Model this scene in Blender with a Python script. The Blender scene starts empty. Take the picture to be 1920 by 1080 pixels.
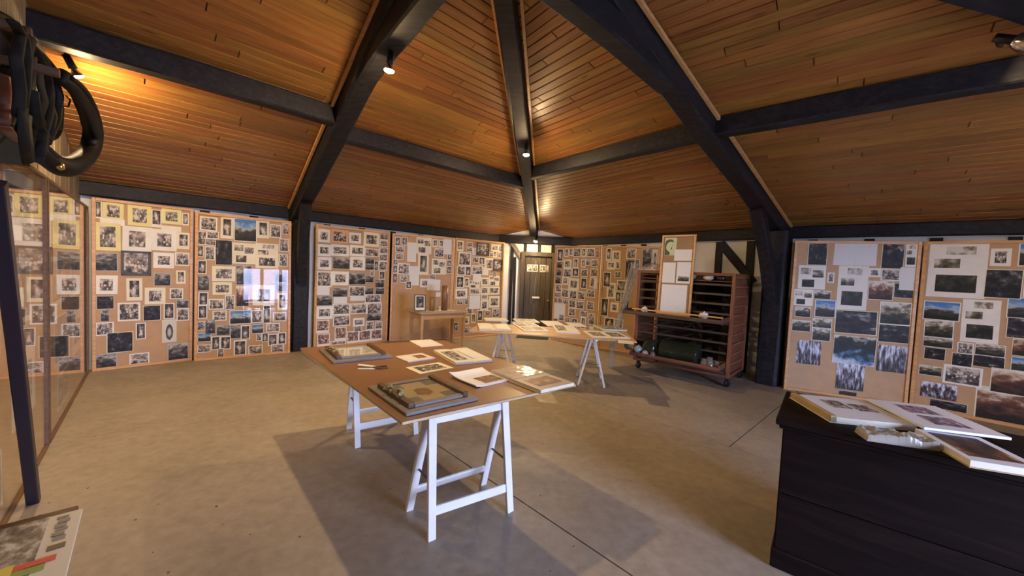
import bpy, bmesh, math, random
from mathutils import Vector, Matrix, noise
random.seed(7)
S = bpy.context.scene
COL = S.collection

# ------------------------------------------------------------------ camera
FPX = 720.0
PITCH, ROLL = math.radians(2.6), math.radians(2.64)
CAM = Vector((0, 0, 1.5))
F_ = Vector((0, math.cos(PITCH), -math.sin(PITCH)))
R0 = Vector((1, 0, 0)); U0 = R0.cross(F_)
R_ = R0*math.cos(ROLL) + U0*math.sin(ROLL)
U_ = U0*math.cos(ROLL) - R0*math.sin(ROLL)
cd = bpy.data.cameras.new('camera'); cam = bpy.data.objects.new('camera', cd); COL.objects.link(cam)
M = Matrix((R_, U_, -F_)).transposed().to_4x4(); M.translation = CAM
cam.matrix_world = M
cd.sensor_width = 36; cd.lens = FPX/1920*36; cd.clip_start = 0.03; cd.clip_end = 200
S.camera = cam

# ------------------------------------------------------------------ world, daylight, exposure
W = bpy.data.worlds.new('world'); S.world = W; W.use_nodes = True
bg = W.node_tree.nodes['Background']
bg.inputs[0].default_value = (0.52, 0.62, 1.0, 1); bg.inputs[1].default_value = 66.0
S.view_settings.view_transform = 'Standard'; S.view_settings.look = 'None'
S.view_settings.gamma = 1; S.view_settings.use_curve_mapping = False
S.view_settings.exposure = 0.0
LAMP_W = 3000.0          # strength of the warm bulbs
LAMP_COL = (1.0, 0.69, 0.36)

# ------------------------------------------------------------------ helpers
def ray(x, y): return F_ + R_*((x-960)/FPX) - U_*((y-540)/FPX)
def at(x, y, z=0.0):
    r = ray(x, y); return CAM + r*((z-CAM.z)/r.z)
def on_plane(x, y, p, n):
    r = ray(x, y); return CAM + r*(n.dot(p-CAM)/n.dot(r))
def V(*a): return Vector(a)

def link(name, me, mats, parent=None):
    o = bpy.data.objects.new(name, me); COL.objects.link(o)
    if me is not None and mats is not None:
        for m in (mats if isinstance(mats, (list, tuple)) else [mats]): me.materials.append(m)
    if parent is not None: o.parent = parent
    return o
def obj(name, bm, mats, parent=None, smooth=False):
    me = bpy.data.meshes.new(name)
    bmesh.ops.recalc_face_normals(bm, faces=bm.faces)
    bm.to_mesh(me); bm.free()
    if smooth:
        for p in me.polygons: p.use_smooth = True
    return link(name, me, mats, parent)
def empty(name, loc=(0, 0, 0), mat=None):
    o = bpy.data.objects.new(name, None); COL.objects.link(o); o.empty_display_size = .1
    if mat is not None: o.matrix_world = mat
    else: o.location = loc
    return o
def tag(o, label, cat, group=None):
    o['label'] = label; o['category'] = cat
    if group: o['group'] = group
    return o
def struct(o, label=None):
    o['kind'] = 'structure'
    if label: o['label'] = label
    return o
def frame_mat(o, x, z=None, y=None):
    """matrix with local X along x and local Z near z"""
    x = Vector(x).normalized(); z = Vector(z or (0, 0, 1)); y = z.cross(x).normalized(); z = x.cross(y).normalized()
    m = Matrix((x, y, z)).transposed().to_4x4(); m.translation = Vector(o); return m

def box(bm, c, s, mi=0, m=None):
    """box centred at c with size s"""
    vs = []
    for dx in (-.5, .5):
        for dy in (-.5, .5):
            for dz in (-.5, .5):
                p = Vector((c[0]+dx*s[0], c[1]+dy*s[1], c[2]+dz*s[2]))
                vs.append(bm.verts.new(m @ p if m else p))
    fs = []
    for q in ((0, 1, 3, 2), (4, 6, 7, 5), (0, 4, 5, 1), (2, 3, 7, 6), (0, 2, 6, 4), (1, 5, 7, 3)):
        f = bm.faces.new([vs[i] for i in q]); f.material_index = mi; fs.append(f)
    return vs
def bevel(bm, w=.004, seg=1):
    bmesh.ops.bevel(bm, geom=list(bm.edges), offset=w, segments=seg, affect='EDGES', profile=.6)
def boxobj(name, c, s, mat, parent=None, bw=.003, m=None):
    bm = bmesh.new(); box(bm, c, s, m=m)
    if bw: bevel(bm, bw)
    return obj(name, bm, mat, parent)
def bar(bm, a, b, w, h, up=(0, 0, 1), mi=0):
    """rectangular bar from a to b; w across, h along up"""
    a, b = Vector(a), Vector(b); d = (b-a); L = d.length
    if abs(d.normalized().dot(Vector(up))) > .99: up = (0, 1, 0)
    m = frame_mat((a+b)/2, d, up)
    return box(bm, (0, 0, 0), (L, w, h), mi, m)
def barobj(name, a, b, w, h, mat, parent=None, up=(0, 0, 1), bw=.004):
    bm = bmesh.new(); bar(bm, a, b, w, h, up)
    if bw: bevel(bm, bw)
    return obj(name, bm, mat, parent)
def beam(name, a, b, w, h, mat, parent=None, up=(0, 0, 1), wob=.012, seg=10, sag=0.0, seed=0):
    """hand-hewn beam: wavy edges, chamfered arrises; sag bows it along up"""
    a, b = Vector(a), Vector(b); d = b-a; L = d.length
    if abs(d.normalized().dot(Vector(up))) > .99: up = (0, 1, 0)
    m = frame_mat(a, d, up)
    bm = bmesh.new(); rings = []
    ch = min(w, h)*.09
    prof = [(-w/2+ch, -h/2), (w/2-ch, -h/2), (w/2, -h/2+ch), (w/2, h/2-ch), (w/2-ch, h/2), (-w/2+ch, h/2), (-w/2, h/2-ch), (-w/2, -h/2+ch)]
    for i in range(seg+1):
        t = i/seg; off = sag*4*t*(1-t); r = []
        for k, (y, z) in enumerate(prof):
            n = noise.noise_vector(Vector((t*L*1.3+seed*7.1, (k//2)*2.7, seed*1.7)))*wob
            r.append(bm.verts.new(m @ Vector((t*L, y+n.y, z+n.z+off))))
        rings.append(r)
    for i in range(seg):
        for k in range(8):
            bm.faces.new((rings[i][k], rings[i][(k+1) % 8], rings[i+1][(k+1) % 8], rings[i+1][k]))
    bm.faces.new(rings[0]); bm.faces.new(list(reversed(rings[-1])))
    return obj(name, bm, mat, parent)
def lathe(bm, prof, seg=20, m=None, mi=0):
    rings = []
    for r, z in prof:
        rings.append([bm.verts.new((m @ Vector((r*math.cos(2*math.pi*k/seg), r*math.sin(2*math.pi*k/seg), z))) if m else
                      Vector((r*math.cos(2*math.pi*k/seg), r*math.sin(2*math.pi*k/seg), z))) for k in range(seg)])
    for i in range(len(rings)-1):
        for k in range(seg):
            f = bm.faces.new((rings[i][k], rings[i][(k+1) % seg], rings[i+1][(k+1) % seg], rings[i+1][k])); f.material_index = mi
    return rings
def tube(bm, pts, rad, seg=10, cap=True, mi=0, flat=1.0):
    """tube through pts; rad number or list; flat squashes its section"""
    pts = [Vector(p) for p in pts]; n = len(pts)
    if not isinstance(rad, (list, tuple)): rad = [rad]*n
    rings = []; prev = None
    for i, p in enumerate(pts):
        t = (pts[min(i+1, n-1)]-pts[max(i-1, 0)]).normalized()
        if prev is None:
            ref = Vector((0, 0, 1)) if abs(t.z) < .9 else Vector((1, 0, 0)); x = t.cross(ref).normalized()
        else: x = (prev - t*prev.dot(t)).normalized()
        prev = x; y = t.cross(x)
        rings.append([bm.verts.new(p + (x*math.cos(2*math.pi*k/seg)*rad[i] + y*math.sin(2*math.pi*k/seg)*rad[i]*flat)) for k in range(seg)])
    for i in range(n-1):
        for k in range(seg):
            f = bm.faces.new((rings[i][k], rings[i][(k+1) % seg], rings[i+1][(k+1) % seg], rings[i+1][k])); f.material_index = mi
    if cap:
        bm.faces.new(rings[0]); bm.faces.new(list(reversed(rings[-1])))
    return rings
def prism(bm, pts, z0, z1, inset=0.0, m=None):
    """prism of a convex polygon (2-D points) between z0 and z1; the z1 face is inset"""
    n = len(pts); c = sum((Vector((p[0], p[1])) for p in pts), Vector((0, 0)))/n
    lo, hi = [], []
    for p in pts:
        p = Vector((p[0], p[1])); q = p
        if inset:
            d = (c-p); q = p + Vector((math.copysign(min(inset, abs(d.x)*.5), d.x), math.copysign(min(inset, abs(d.y)*.5), d.y)))
        a = Vector((p.x, p.y, z0)); b = Vector((q.x, q.y, z1))
        lo.append(bm.verts.new(m @ a if m else a)); hi.append(bm.verts.new(m @ b if m else b))
    bm.faces.new(list(reversed(lo))); bm.faces.new(hi)
    for i in range(n): bm.faces.new((lo[i], lo[(i+1) % n], hi[(i+1) % n], hi[i]))
def clip(poly, a, b):
    """keep the part of poly left of a->b"""
    out = []; n = len(poly)
    def s(p): return (b[0]-a[0])*(p[1]-a[1])-(b[1]-a[1])*(p[0]-a[0])
    for i in range(n):
        p, q = poly[i], poly[(i+1) % n]; sp, sq = s(p), s(q)
        if sp >= 0: out.append(p)
        if (sp > 0 and sq < 0) or (sp < 0 and sq > 0):
            t = sp/(sp-sq); out.append((p[0]+(q[0]-p[0])*t, p[1]+(q[1]-p[1])*t))
    return out
def area(p): return sum(p[i][0]*p[(i+1) % len(p)][1]-p[(i+1) % len(p)][0]*p[i][1] for i in range(len(p)))/2 if len(p) > 2 else 0
def clipto(r, poly):
    if area(poly) < 0: poly = poly[::-1]
    for i in range(len(poly)):
        r = clip(r, poly[i], poly[(i+1) % len(poly)])
        if len(r) < 3: return []
    return r if abs(area(r)) > 2e-4 else []

# ------------------------------------------------------------------ materials
class N:
    def __init__(s, name):
        s.m = bpy.data.materials.new(name); s.m.use_nodes = True; s.t = s.m.node_tree; s.b = s.t.nodes['Principled BSDF']
    def n(s, ty, **k):
        x = s.t.nodes.new(ty)
        for a, v in k.items(): setattr(x, a, v)
        return x
    def l(s, a, b): s.t.links.new(a, b)
    def ramp(s, fac, stops, interp='LINEAR'):
        r = s.n('ShaderNodeValToRGB'); e = r.color_ramp.elements; r.color_ramp.interpolation = interp
        while len(e) > 1: e.remove(e[-1])
        e[0].position = stops[0][0]; e[0].color = (*stops[0][1], 1)
        for p, c in stops[1:]:
            q = e.new(p); q.color = (*c, 1)
        s.l(fac, r.inputs[0]); return r.outputs[0]
    def mapped(s, scale, src='Object', rnd=True):
        tc = s.n('ShaderNodeTexCoord'); mp = s.n('ShaderNodeMapping'); mp.inputs['Scale'].default_value = scale
        s.l(tc.outputs[src], mp.inputs[0])
        if rnd:
            oi = s.n('ShaderNodeObjectInfo'); mu = s.n('ShaderNodeMath', operation='MULTIPLY'); mu.inputs[1].default_value = 90
            s.l(oi.outputs['Random'], mu.inputs[0]); s.l(mu.outputs[0], mp.inputs['Location'])
        return mp.outputs[0]
    def noise(s, vec, scale=5, detail=4, rough=.55, dist=0):
        x = s.n('ShaderNodeTexNoise'); x.inputs['Scale'].default_value = scale; x.inputs['Detail'].default_value = detail
        x.inputs['Roughness'].default_value = rough; x.inputs['Distortion'].default_value = dist
        s.l(vec, x.inputs['Vector']); return x.outputs[0]
    def bump(s, h, strength=.2, dist=.01):
        x = s.n('ShaderNodeBump'); x.inputs['Strength'].default_value = strength; x.inputs['Distance'].default_value = dist
        s.l(h, x.inputs['Height']); s.l(x.outputs[0], s.b.inputs['Normal'])
    def math(s, op, a, b=None):
        x = s.n('ShaderNodeMath', operation=op)
        for i, v in enumerate((a, b)):
            if v is None: continue
            if isinstance(v, (int, float)): x.inputs[i].default_value = v
            else: s.l(v, x.inputs[i])
        return x.outputs[0]
def plain(name, col, rough=.5, metal=0, var=.12, sc=6, bmp=0.0, stretch=(1, 1, 1), spec=.5):
    k = N(name); v = k.mapped(stretch); f = k.noise(v, sc, 5)
    lo = tuple(c*(1-var) for c in col); hi = tuple(min(1, c*(1+var)) for c in col)
    k.l(k.ramp(f, [(.3, lo), (.7, hi)]), k.b.inputs['Base Color'])
    k.b.inputs['Roughness'].default_value = rough; k.b.inputs['Metallic'].default_value = metal
    k.b.inputs['Specular IOR Level'].default_value = spec
    if bmp: k.bump(f, bmp)
    return k.m
def wood(name, cols, rough=.45, stretch=(1.2, 22, 22), tint=.0, knots=False, bmp=.12, coat=0.0, spec=.5):
    """cols dark, mid, light; grain runs along local X"""
    k = N(name); v = k.mapped(stretch)
    f = k.noise(v, 1.6, 6, .6, .6)
    c = k.ramp(f, [(.28, cols[0]), (.5, cols[1]), (.72, cols[2])])
    if tint:
        oi = k.n('ShaderNodeObjectInfo'); mr = k.n('ShaderNodeMapRange'); mr.inputs[3].default_value = 1-tint; mr.inputs[4].default_value = 1+tint*.75
        k.l(oi.outputs['Random'], mr.inputs[0])
        hs = k.n('ShaderNodeHueSaturation'); k.l(c, hs.inputs['Color']); k.l(mr.outputs[0], hs.inputs['Value'])
        hm = k.n('ShaderNodeMapRange'); hm.inputs[3].default_value = .488; hm.inputs[4].default_value = .512
        fr = k.math('FRACT', k.math('MULTIPLY', oi.outputs['Random'], 13.7)); k.l(fr, hm.inputs[0]); k.l(hm.outputs[0], hs.inputs['Hue'])
        c = hs.outputs[0]
    if knots:
        v2 = k.mapped((1.4, 6, 6)); vo = k.n('ShaderNodeTexVoronoi'); vo.inputs['Scale'].default_value = 1.1; k.l(v2, vo.inputs['Vector'])
        kf = k.ramp(vo.outputs['Distance'], [(.03, (1, 1, 1)), (.12, (0, 0, 0))])
        mx = k.n('ShaderNodeMixRGB'); k.l(kf, mx.inputs[0]); k.l(c, mx.inputs[1]); mx.inputs[2].default_value = (*[q*.55 for q in cols[0]], 1); c = mx.outputs[0]
    k.l(c, k.b.inputs['Base Color']); k.b.inputs['Roughness'].default_value = rough; k.b.inputs['Specular IOR Level'].default_value = spec
    if coat: k.b.inputs['Coat Weight'].default_value = coat; k.b.inputs['Coat Roughness'].default_value = .25
    if bmp: k.bump(f, bmp, .004)
    return k.m
def glassy(name, ior=1.5, tint=(1, 1, 1), rough=.0, opacity=0.0, bodycol=(.5, .5, .5)):
    k = N(name); k.t.nodes.remove(k.b); out = [x for x in k.t.nodes if x.type == 'OUTPUT_MATERIAL'][0]
    tr = k.n('ShaderNodeBsdfTransparent'); tr.inputs[0].default_value = (*tint, 1)
    gl = k.n('ShaderNodeBsdfGlossy'); gl.inputs['Roughness'].default_value = rough; gl.inputs[0].default_value = (1, 1, 1, 1)
    ge = k.n('ShaderNodeNewGeometry'); vd = k.n('ShaderNodeVectorMath', operation='DOT_PRODUCT'); k.l(ge.outputs['Incoming'], vd.inputs[0]); k.l(ge.outputs['Normal'], vd.inputs[1])
    f0 = ((ior-1)/(ior+1))**2       # Schlick's law for a thin sheet, the same from both sides
    pw = k.math('POWER', k.math('SUBTRACT', 1.0, k.math('ABSOLUTE', vd.outputs['Value'])), 5.0)
    fac = k.math('ADD', k.math('MULTIPLY', pw, 1-f0), f0)
    mx = k.n('ShaderNodeMixShader'); k.l(fac, mx.inputs[0]); k.l(tr.outputs[0], mx.inputs[1]); k.l(gl.outputs[0], mx.inputs[2])
    res = mx.outputs[0]
    if opacity:
        df = k.n('ShaderNodeBsdfDiffuse'); df.inputs[0].default_value = (*bodycol, 1)
        m2 = k.n('ShaderNodeMixShader'); m2.inputs[0].default_value = opacity; k.l(res, m2.inputs[1]); k.l(df.outputs[0], m2.inputs[2]); res = m2.outputs[0]
    k.l(res, out.inputs[0]); return k.m
def emit(name, col, st):
    k = N(name); k.b.inputs['Base Color'].default_value = (1, .9, .8, 1)
    k.b.inputs['Emission Color'].default_value = (*col, 1); k.b.inputs['Emission Strength'].default_value = st; return k.m

def pic(name, stops, nsc=(4, 4), grad=0.0, vor=0.0, vsc=9, blob=0.0, amp=1.0, base=0.0, stripes=0.0):
    """flat print: value built from noise, a vertical gradient, round heads and a centred blob, put through a ramp"""
    k = N(name); tc = k.n('ShaderNodeTexCoord'); sx = k.n('ShaderNodeSeparateXYZ'); k.l(tc.outputs['Generated'], sx.inputs[0])
    cb = k.n('ShaderNodeCombineXYZ'); k.l(k.math('MULTIPLY', sx.outputs[0], nsc[0]), cb.inputs[0]); k.l(k.math('MULTIPLY', sx.outputs[2], nsc[1]), cb.inputs[1])
    oi = k.n('ShaderNodeObjectInfo'); k.l(k.math('MULTIPLY', oi.outputs['Random'], 77.0), cb.inputs[2])
    nz = k.noise(cb.outputs[0], 1.0, 5, .6)
    val = k.math('ADD', k.math('MULTIPLY', k.math('SUBTRACT', nz, .5), 2.2*amp), .5+base)
    if grad: val = k.math('ADD', val, k.math('MULTIPLY', k.math('SUBTRACT', sx.outputs[2], .5), grad))
    if vor:
        c2 = k.n('ShaderNodeCombineXYZ'); k.l(k.math('MULTIPLY', sx.outputs[0], vsc), c2.inputs[0]); k.l(k.math('MULTIPLY', sx.outputs[2], vsc*.62), c2.inputs[1])
        k.l(k.math('MULTIPLY', oi.outputs['Random'], 31.0), c2.inputs[2])
        vo = k.n('ShaderNodeTexVoronoi'); vo.inputs['Scale'].default_value = 1.0; k.l(c2.outputs[0], vo.inputs['Vector'])
        band = k.math('SUBTRACT', 1.0, k.math('MULTIPLY', k.math('ABSOLUTE', k.math('SUBTRACT', sx.outputs[2], .45)), 2.6))
        band = k.math('MAXIMUM', band, 0.0)
        head = k.math('MAXIMUM', k.math('SUBTRACT', .42, vo.outputs['Distance']), 0.0)
        val = k.math('ADD', val, k.math('MULTIPLY', k.math('MULTIPLY', head, band), vor))
    if blob:
        dx = k.math('MULTIPLY', k.math('SUBTRACT', sx.outputs[0], .5), 2.3); dz = k.math('MULTIPLY', k.math('SUBTRACT', sx.outputs[2], .45), 1.7)
        d = k.math('SQRT', k.math('ADD', k.math('MULTIPLY', dx, dx), k.math('MULTIPLY', dz, dz)))
        val = k.math('ADD', val, k.math('MULTIPLY', k.math('SUBTRACT', .45, d), blob))
    if stripes:
        st = k.math('SINE', k.math('MULTIPLY', sx.outputs[2], stripes)); val = k.math('ADD', val, k.math('MULTIPLY', st, .32))
    k.l(k.ramp(val, stops), k.b.inputs['Base Color']); k.b.inputs['Roughness'].default_value = .5; k.b.inputs['Specular IOR Level'].default_value = .3
    return k.m
g_ = lambda v, w=.9: (v, v*(.5+.5*w)*.99, v*w)
BW = lambda w: [(.15, g_(.02, w)), (.42, g_(.08, w)), (.6, g_(.28, w)), (.82, g_(.66, w))]
PIC = {
 'g': pic('group_print', BW(.78), (5, 4), .25, 3.2, 9, amp=.75, base=.02),
 'd': pic('landscape_print', [(.2, g_(.015)), (.5, g_(.07)), (.68, g_(.22)), (.9, g_(.5))], (3, 5), .55, amp=.8, base=.0),
 'n': pic('night_print', [(.3, g_(.006)), (.62, g_(.035)), (.8, g_(.2)), (.98, g_(.65))], (4, 4), .2, amp=.9, base=-.05),
 'p': pic('portrait_print', BW(.8), (4, 4), .0, blob=.75, amp=.8, base=.06),
 'o': pic('oval_print', [(.0, (.62, .6, .5)), (.30, (.62, .6, .5)), (.32, (.03, .03, .028)), (.62, (.08, .08, .07)), (.95, (.5, .48, .42))], (5, 5), 0, blob=1.6, amp=.18, base=.02),
 't': pic('text_print', [(.05, g_(.45)), (.35, (.66, .67, .66)), (.7, (.74, .75, .74))], (14, 3), 0, amp=.25, base=.2, stripes=120),
 's': pic('blue_sky_print', [(.1, (.01, .012, .01)), (.4, (.05, .045, .03)), (.52, (.3, .28, .25)), (.6, (.35, .5, .62)), (.85, (.06, .2, .5))], (3, 5), 1.1, amp=.5, base=-.02),
 'l': pic('green_land_print', [(.1, (.012, .013, .008)), (.4, (.05, .052, .03)), (.6, (.22, .18, .11)), (.8, (.62, .62, .56))], (4, 5), .9, amp=.7, base=-.08),
 'L': pic('lake_print', [(.1, (.5, .6, .72)), (.28, (.1, .2, .34)), (.4, (.015, .03, .045)), (.6, (.012, .014, .01)), (.8, (.03, .04, .02)), (.97, (.6, .62, .6))], (3, 3), .85, amp=.6, base=.0),
 'w': pic('forest_print', [(.2, (.02, .018, .02)), (.45, (.12, .1, .11)), (.6, (.34, .36, .45)), (.8, (.7, .74, .85))], (11, 2.4), .35, amp=1.0, base=-.02),
 'r': pic('rust_print', [(.15, (.02, .012, .008)), (.4, (.1, .04, .022)), (.58, (.22, .1, .05)), (.72, (.55, .45, .33)), (.9, (.75, .72, .66))], (4, 5), .9, amp=.6, base=-.06),
 'C': pic('colour_group_print', [(.15, (.04, .03, .03)), (.45, (.15, .1, .09)), (.65, (.4, .24, .2)), (.9, (.7, .62, .55))], (6, 4), .1, 3.0, 9, amp=.75),
}
WHITE_CARD = plain('white_card', (.78, .77, .71), .6, var=.06)
CREAM_CARD = plain('cream_card', (.76, .72, .54), .6, var=.06)
YELLOW_CARD = plain('yellow_card', (.74, .68, .30), .6, var=.08)
ORANGE_CARD = plain('orange_card', (.72, .4, .2), .6, var=.05)
GREY_CARD = plain('grey_card', (.4, .42, .42), .6, var=.06)
DARK_CARD = plain('dark_card', (.06, .055, .05), .5)
HARDBOARD = plain('hardboard', (.48, .30, .15), .6, var=.07, sc=9)
FRAMEWOOD = wood('pine_frame', ((.5, .24, .08), (.62, .33, .12), (.72, .42, .18)), .4)
CEILWOOD = wood('varnished_pine', ((.20, .078, .016), (.285, .12, .025), (.37, .167, .04)), .46, tint=.2, knots=True, coat=.12)
CEILBACK = plain('ceiling_backing', (.05, .025, .01), .8)
BLACKWOOD = wood('black_stained_oak', ((.005, .005, .007), (.012, .0115, .015), (.028, .027, .032)), .6, (2, 16, 16), bmp=.5, spec=.28)
PALEWOOD = wood('pale_plank_wood', ((.32, .24, .15), (.46, .36, .24), (.56, .46, .32)), .7, knots=True, tint=.12)
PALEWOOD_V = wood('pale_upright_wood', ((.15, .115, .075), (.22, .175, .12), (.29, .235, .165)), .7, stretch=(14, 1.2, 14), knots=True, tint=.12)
PLASTER = plain('white_plaster', (.80, .80, .78), .85, var=.06, sc=3, bmp=.25)
OLDPLASTER = plain('old_plaster', (.25, .23, .2), .9, var=.2, sc=3, bmp=.4)
GLASS = glassy('glass_sheet', 1.45); THINGLASS = glassy('acrylic_sheet', 1.17)
WINGLASS = glassy('window_glass', 1.45)
BLACKMETAL = plain('black_metal', (.02, .02, .022), .4, .6)
CHROME = plain('chrome', (.7, .72, .75), .15, 1.0, var=.02)
BRASS = plain('brass', (.6, .42, .15), .3, 1.0)
BULB = emit('bulb_glow', LAMP_COL, LAMP_W); BULB_SMALL = emit('small_bulb_glow', LAMP_COL, LAMP_W*1.0)

def floor_mat():
    k = N('concrete'); v = k.mapped((1, 1, 1), rnd=False)
    a = k.noise(v, .8, 5, .6); b = k.noise(v, 14, 4, .6); c = k.noise(v, 3.1, 3, .5, 1.5)
    s = k.math('ADD', k.math('MULTIPLY', a, .6), k.math('MULTIPLY', b, .4))
    col = k.ramp(s, [(.36, (.24, .20, .15)), (.5, (.31, .262, .198)), (.64, (.375, .32, .25))])
    sp = k.noise(v, 26, 2, .5); spf = k.ramp(sp, [(.735, (0, 0, 0)), (.76, (1, 1, 1))])
    mx = k.n('ShaderNodeMixRGB'); k.l(spf, mx.inputs[0]); k.l(col, mx.inputs[1]); mx.inputs[2].default_value = (.05, .04, .035, 1)
    k.l(mx.outputs[0], k.b.inputs['Base Color'])
    k.l(k.ramp(c, [(.3, (.42, .42, .42)), (.7, (.62, .62, .62))]), k.b.inputs['Roughness'])
    k.bump(b, .12, .01); return k.m
CONCRETE = floor_mat()

# ------------------------------------------------------------------ the room: hipped roof over a polygon plan
EAVE = 2.35
AP = V(-.276, 2.26, 4.11)                       # where the hips meet
GD = V(.683, -.730, 0).normalized()             # gable wall runs along GD from P0
GN = V(.730, .683, 0).normalized()              # into the room
P = [V(-5.35, 4.75, 0), V(-3.66, 6.44, 0), V(.60, 10.6, 0), V(4.15, 5.95, 0), V(8.1, 2.54, 0), V(5.2, .18, 0)]
P.append(P[0] + GD*10.7)                        # gable meets the window wall
G = V(-1.70, .845, 4.11)                        # ridge end on the gable
E = [V(p.x, p.y, EAVE) for p in P]

# floor in slabs with open joints
fl = empty('floor'); struct(fl)
FM = Matrix((GD, GN, V(0, 0, 1))).transposed().to_4x4(); FM.translation = P[0]
FI = FM.inverted()
plan = [((FI @ p).x, (FI @ p).y) for p in P]
cen = (sum(p[0] for p in plan)/len(plan), sum(p[1] for p in plan)/len(plan))
plan = [(p[0]+(p[0]-cen[0])*.10, p[1]+(p[1]-cen[1])*.10) for p in plan]
bm = bmesh.new(); prism(bm, plan, -.2, -.035, m=FM); obj('concrete_bed', bm, plain('joint_dirt', (.1, .085, .07), .9), fl)
for (x0, x1, y0, y1) in ((-9, 14, -3, 2.42), (-9, 14, 2.42, 4.47), (-9, 6.02, 4.47, 7.2), (6.02, 14, 4.47, 7.2), (-9, 6.02, 7.2, 16), (6.02, 14, 7.2, 16)):
    q = clipto([(x0+.003, y0+.003), (x1-.003, y0+.003), (x1-.003, y1-.003), (x0+.003, y1-.003)], plan)
    if q:
        bm = bmesh.new(); prism(bm, q, -.035, 0, .002, m=FM); obj('concrete_slab', bm, CONCRETE, fl)

# ceiling planks
def plank_face(name, pts, cw=.094, blen=(1.6, 2.9), seed=0, mat=CEILWOOD, tilt=.0):
    """pts[0]-pts[1] is the eave; boards run along it, each one its own object"""
    rnd = random.Random(seed); a = pts[0]; x = (pts[1]-a).normalized(); nrm = x.cross(pts[2]-a).normalized()
    if nrm.dot(CAM-a) < 0: nrm = -nrm
    y = nrm.cross(x)
    m = Matrix((x, y, nrm)).transposed().to_4x4(); m.translation = a; mi = m.inverted()
    poly = [((mi @ p).x, (mi @ p).y) for p in pts]
    root = bpy.data.objects.new(name, None); COL.objects.link(root); root.matrix_world = m; struct(root)
    c = (sum(p[0] for p in poly)/len(poly), sum(p[1] for p in poly)/len(poly))
    big = [(p[0]+(p[0]-c[0])*.04, p[1]+(p[1]-c[1])*.04) for p in poly]
    bm = bmesh.new(); prism(bm, big, -.06, 0)
    bk = obj('backing', bm, CEILBACK, root)
    ys = [p[1] for p in poly]; xs = [p[0] for p in poly]; r0 = min(ys); n = 0
    while r0 < max(ys):
        x0 = min(xs)-rnd.uniform(0, 1.5)
        while x0 < max(xs):
            L = rnd.uniform(*blen); sgn = 1
            q = clipto([(x0+.0015, r0+.002), (x0+L-.0015, r0+.002), (x0+L-.0015, r0+cw-.002), (x0+.0015, r0+cw-.002)], poly)
            x0 += L
            if not q: continue
            bm = bmesh.new(); prism(bm, q, 0, .013+rnd.uniform(-.001, .001), .005)
            o = obj('plank', bm, mat, root); n += 1
        r0 += cw
    return root, n, m
faces = [('ceiling', [E[0], E[1], AP, G], 1), ('ceiling', [E[1], E[2], AP], 2), ('ceiling', [E[2], E[3], AP], 3), ('ceiling', [E[3], E[4], AP], 4),
         ('ceiling', [E[4], E[5], AP], 5), ('ceiling', [E[5], E[6], G, AP], 6)]
for nm, pts, sd in faces: plank_face(nm, pts, seed=sd)

# walls
def wall(name, a, b, z0=0, z1=EAVE, mat=PLASTER, th=.12, hole=None):
    """wall from a to b; its room face lies on a-b. hole = (s0, s1, z0, z1)"""
    x = (b-a).normalized(); L = (b-a).length; n = V(-x.y, x.x, 0)
    if n.dot(AP-a) < 0: n = -n
    bm = bmesh.new()
    def blk(s0, s1, h0, h1):
        m = Matrix((x, n, V(0, 0, 1))).transposed().to_4x4(); m.translation = a
        box(bm, ((s0+s1)/2, -th/2, (h0+h1)/2), (s1-s0, th, h1-h0), 0, m)
    if hole:
        s0, s1, h0, h1 = hole
        blk(-.1, s0, z0, z1); blk(s1, L+.1, z0, z1); blk(s0, s1, h1, z1)
        if h0 > z0: blk(s0, s1, z0, h0)
    else: blk(-.1, L+.1, z0, z1)
    return struct(obj(name, bm, mat)), x, n
w_nw, *_ = wall('wall_left_rear', P[0], P[1])
w_n, xn, nn = wall('wall_rear_left', P[1], P[2])
w_ne, xe, ne_ = wall('wall_rear_right', P[2], P[3])
w_e, xr, nr = wall('wall_right', P[3], P[4])
w_se, *_ = wall('wall_right_side', P[4], P[5])
win_s0 = (V(3.80, -1.22, 0)-P[5]).length-.95
w_s, xs_, ns_ = wall('wall_window_side', P[5], P[6], hole=(win_s0, win_s0+1.9, .08, 2.15))
# corner wall behind the door, set across the corner
CA, CB = V(-.55, 9.62, 0), V(1.45, 9.50, 0)
w_c, xc, nc = wall('wall_corner', CA, CB, 0, 2.62, th=.1)

# gable wall: plaster low and pale upright planks above
gt = [(0, EAVE), (5.35, 4.11)]
m = Matrix((GD, V(0, 0, 1), GN)).transposed().to_4x4(); m.translation = P[0]
gw = bpy.data.objects.new('wall_gable', None); COL.objects.link(gw); gw.matrix_world = m; struct(gw)
bm = bmesh.new(); prism(bm, [(-.05, 0), (10.8, 0), (10.8, 2.5), (5.6, 4.25), (5.1, 4.25), (-.05, 2.5)], -.14, -.02)
obj('plaster_face', bm, OLDPLASTER, gw)
gpoly = [(-.03, 0), (10.73, 0), (10.73, EAVE), (5.35, 4.2), (-.03, EAVE)]
rg = random.Random(5); s = -.03
while s < 10.7:
    w = rg.uniform(.14, .2)
    q = clipto([(s+.003, .02), (s+w-.003, .02), (s+w-.003, 4.3), (s+.003, 4.3)], gpoly)
    if q:
        bm = bmesh.new(); prism(bm, q, -.02, rg.uniform(0, .004), .003)
        o = obj('plank', bm, PALEWOOD_V, gw)
    s += w

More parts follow.
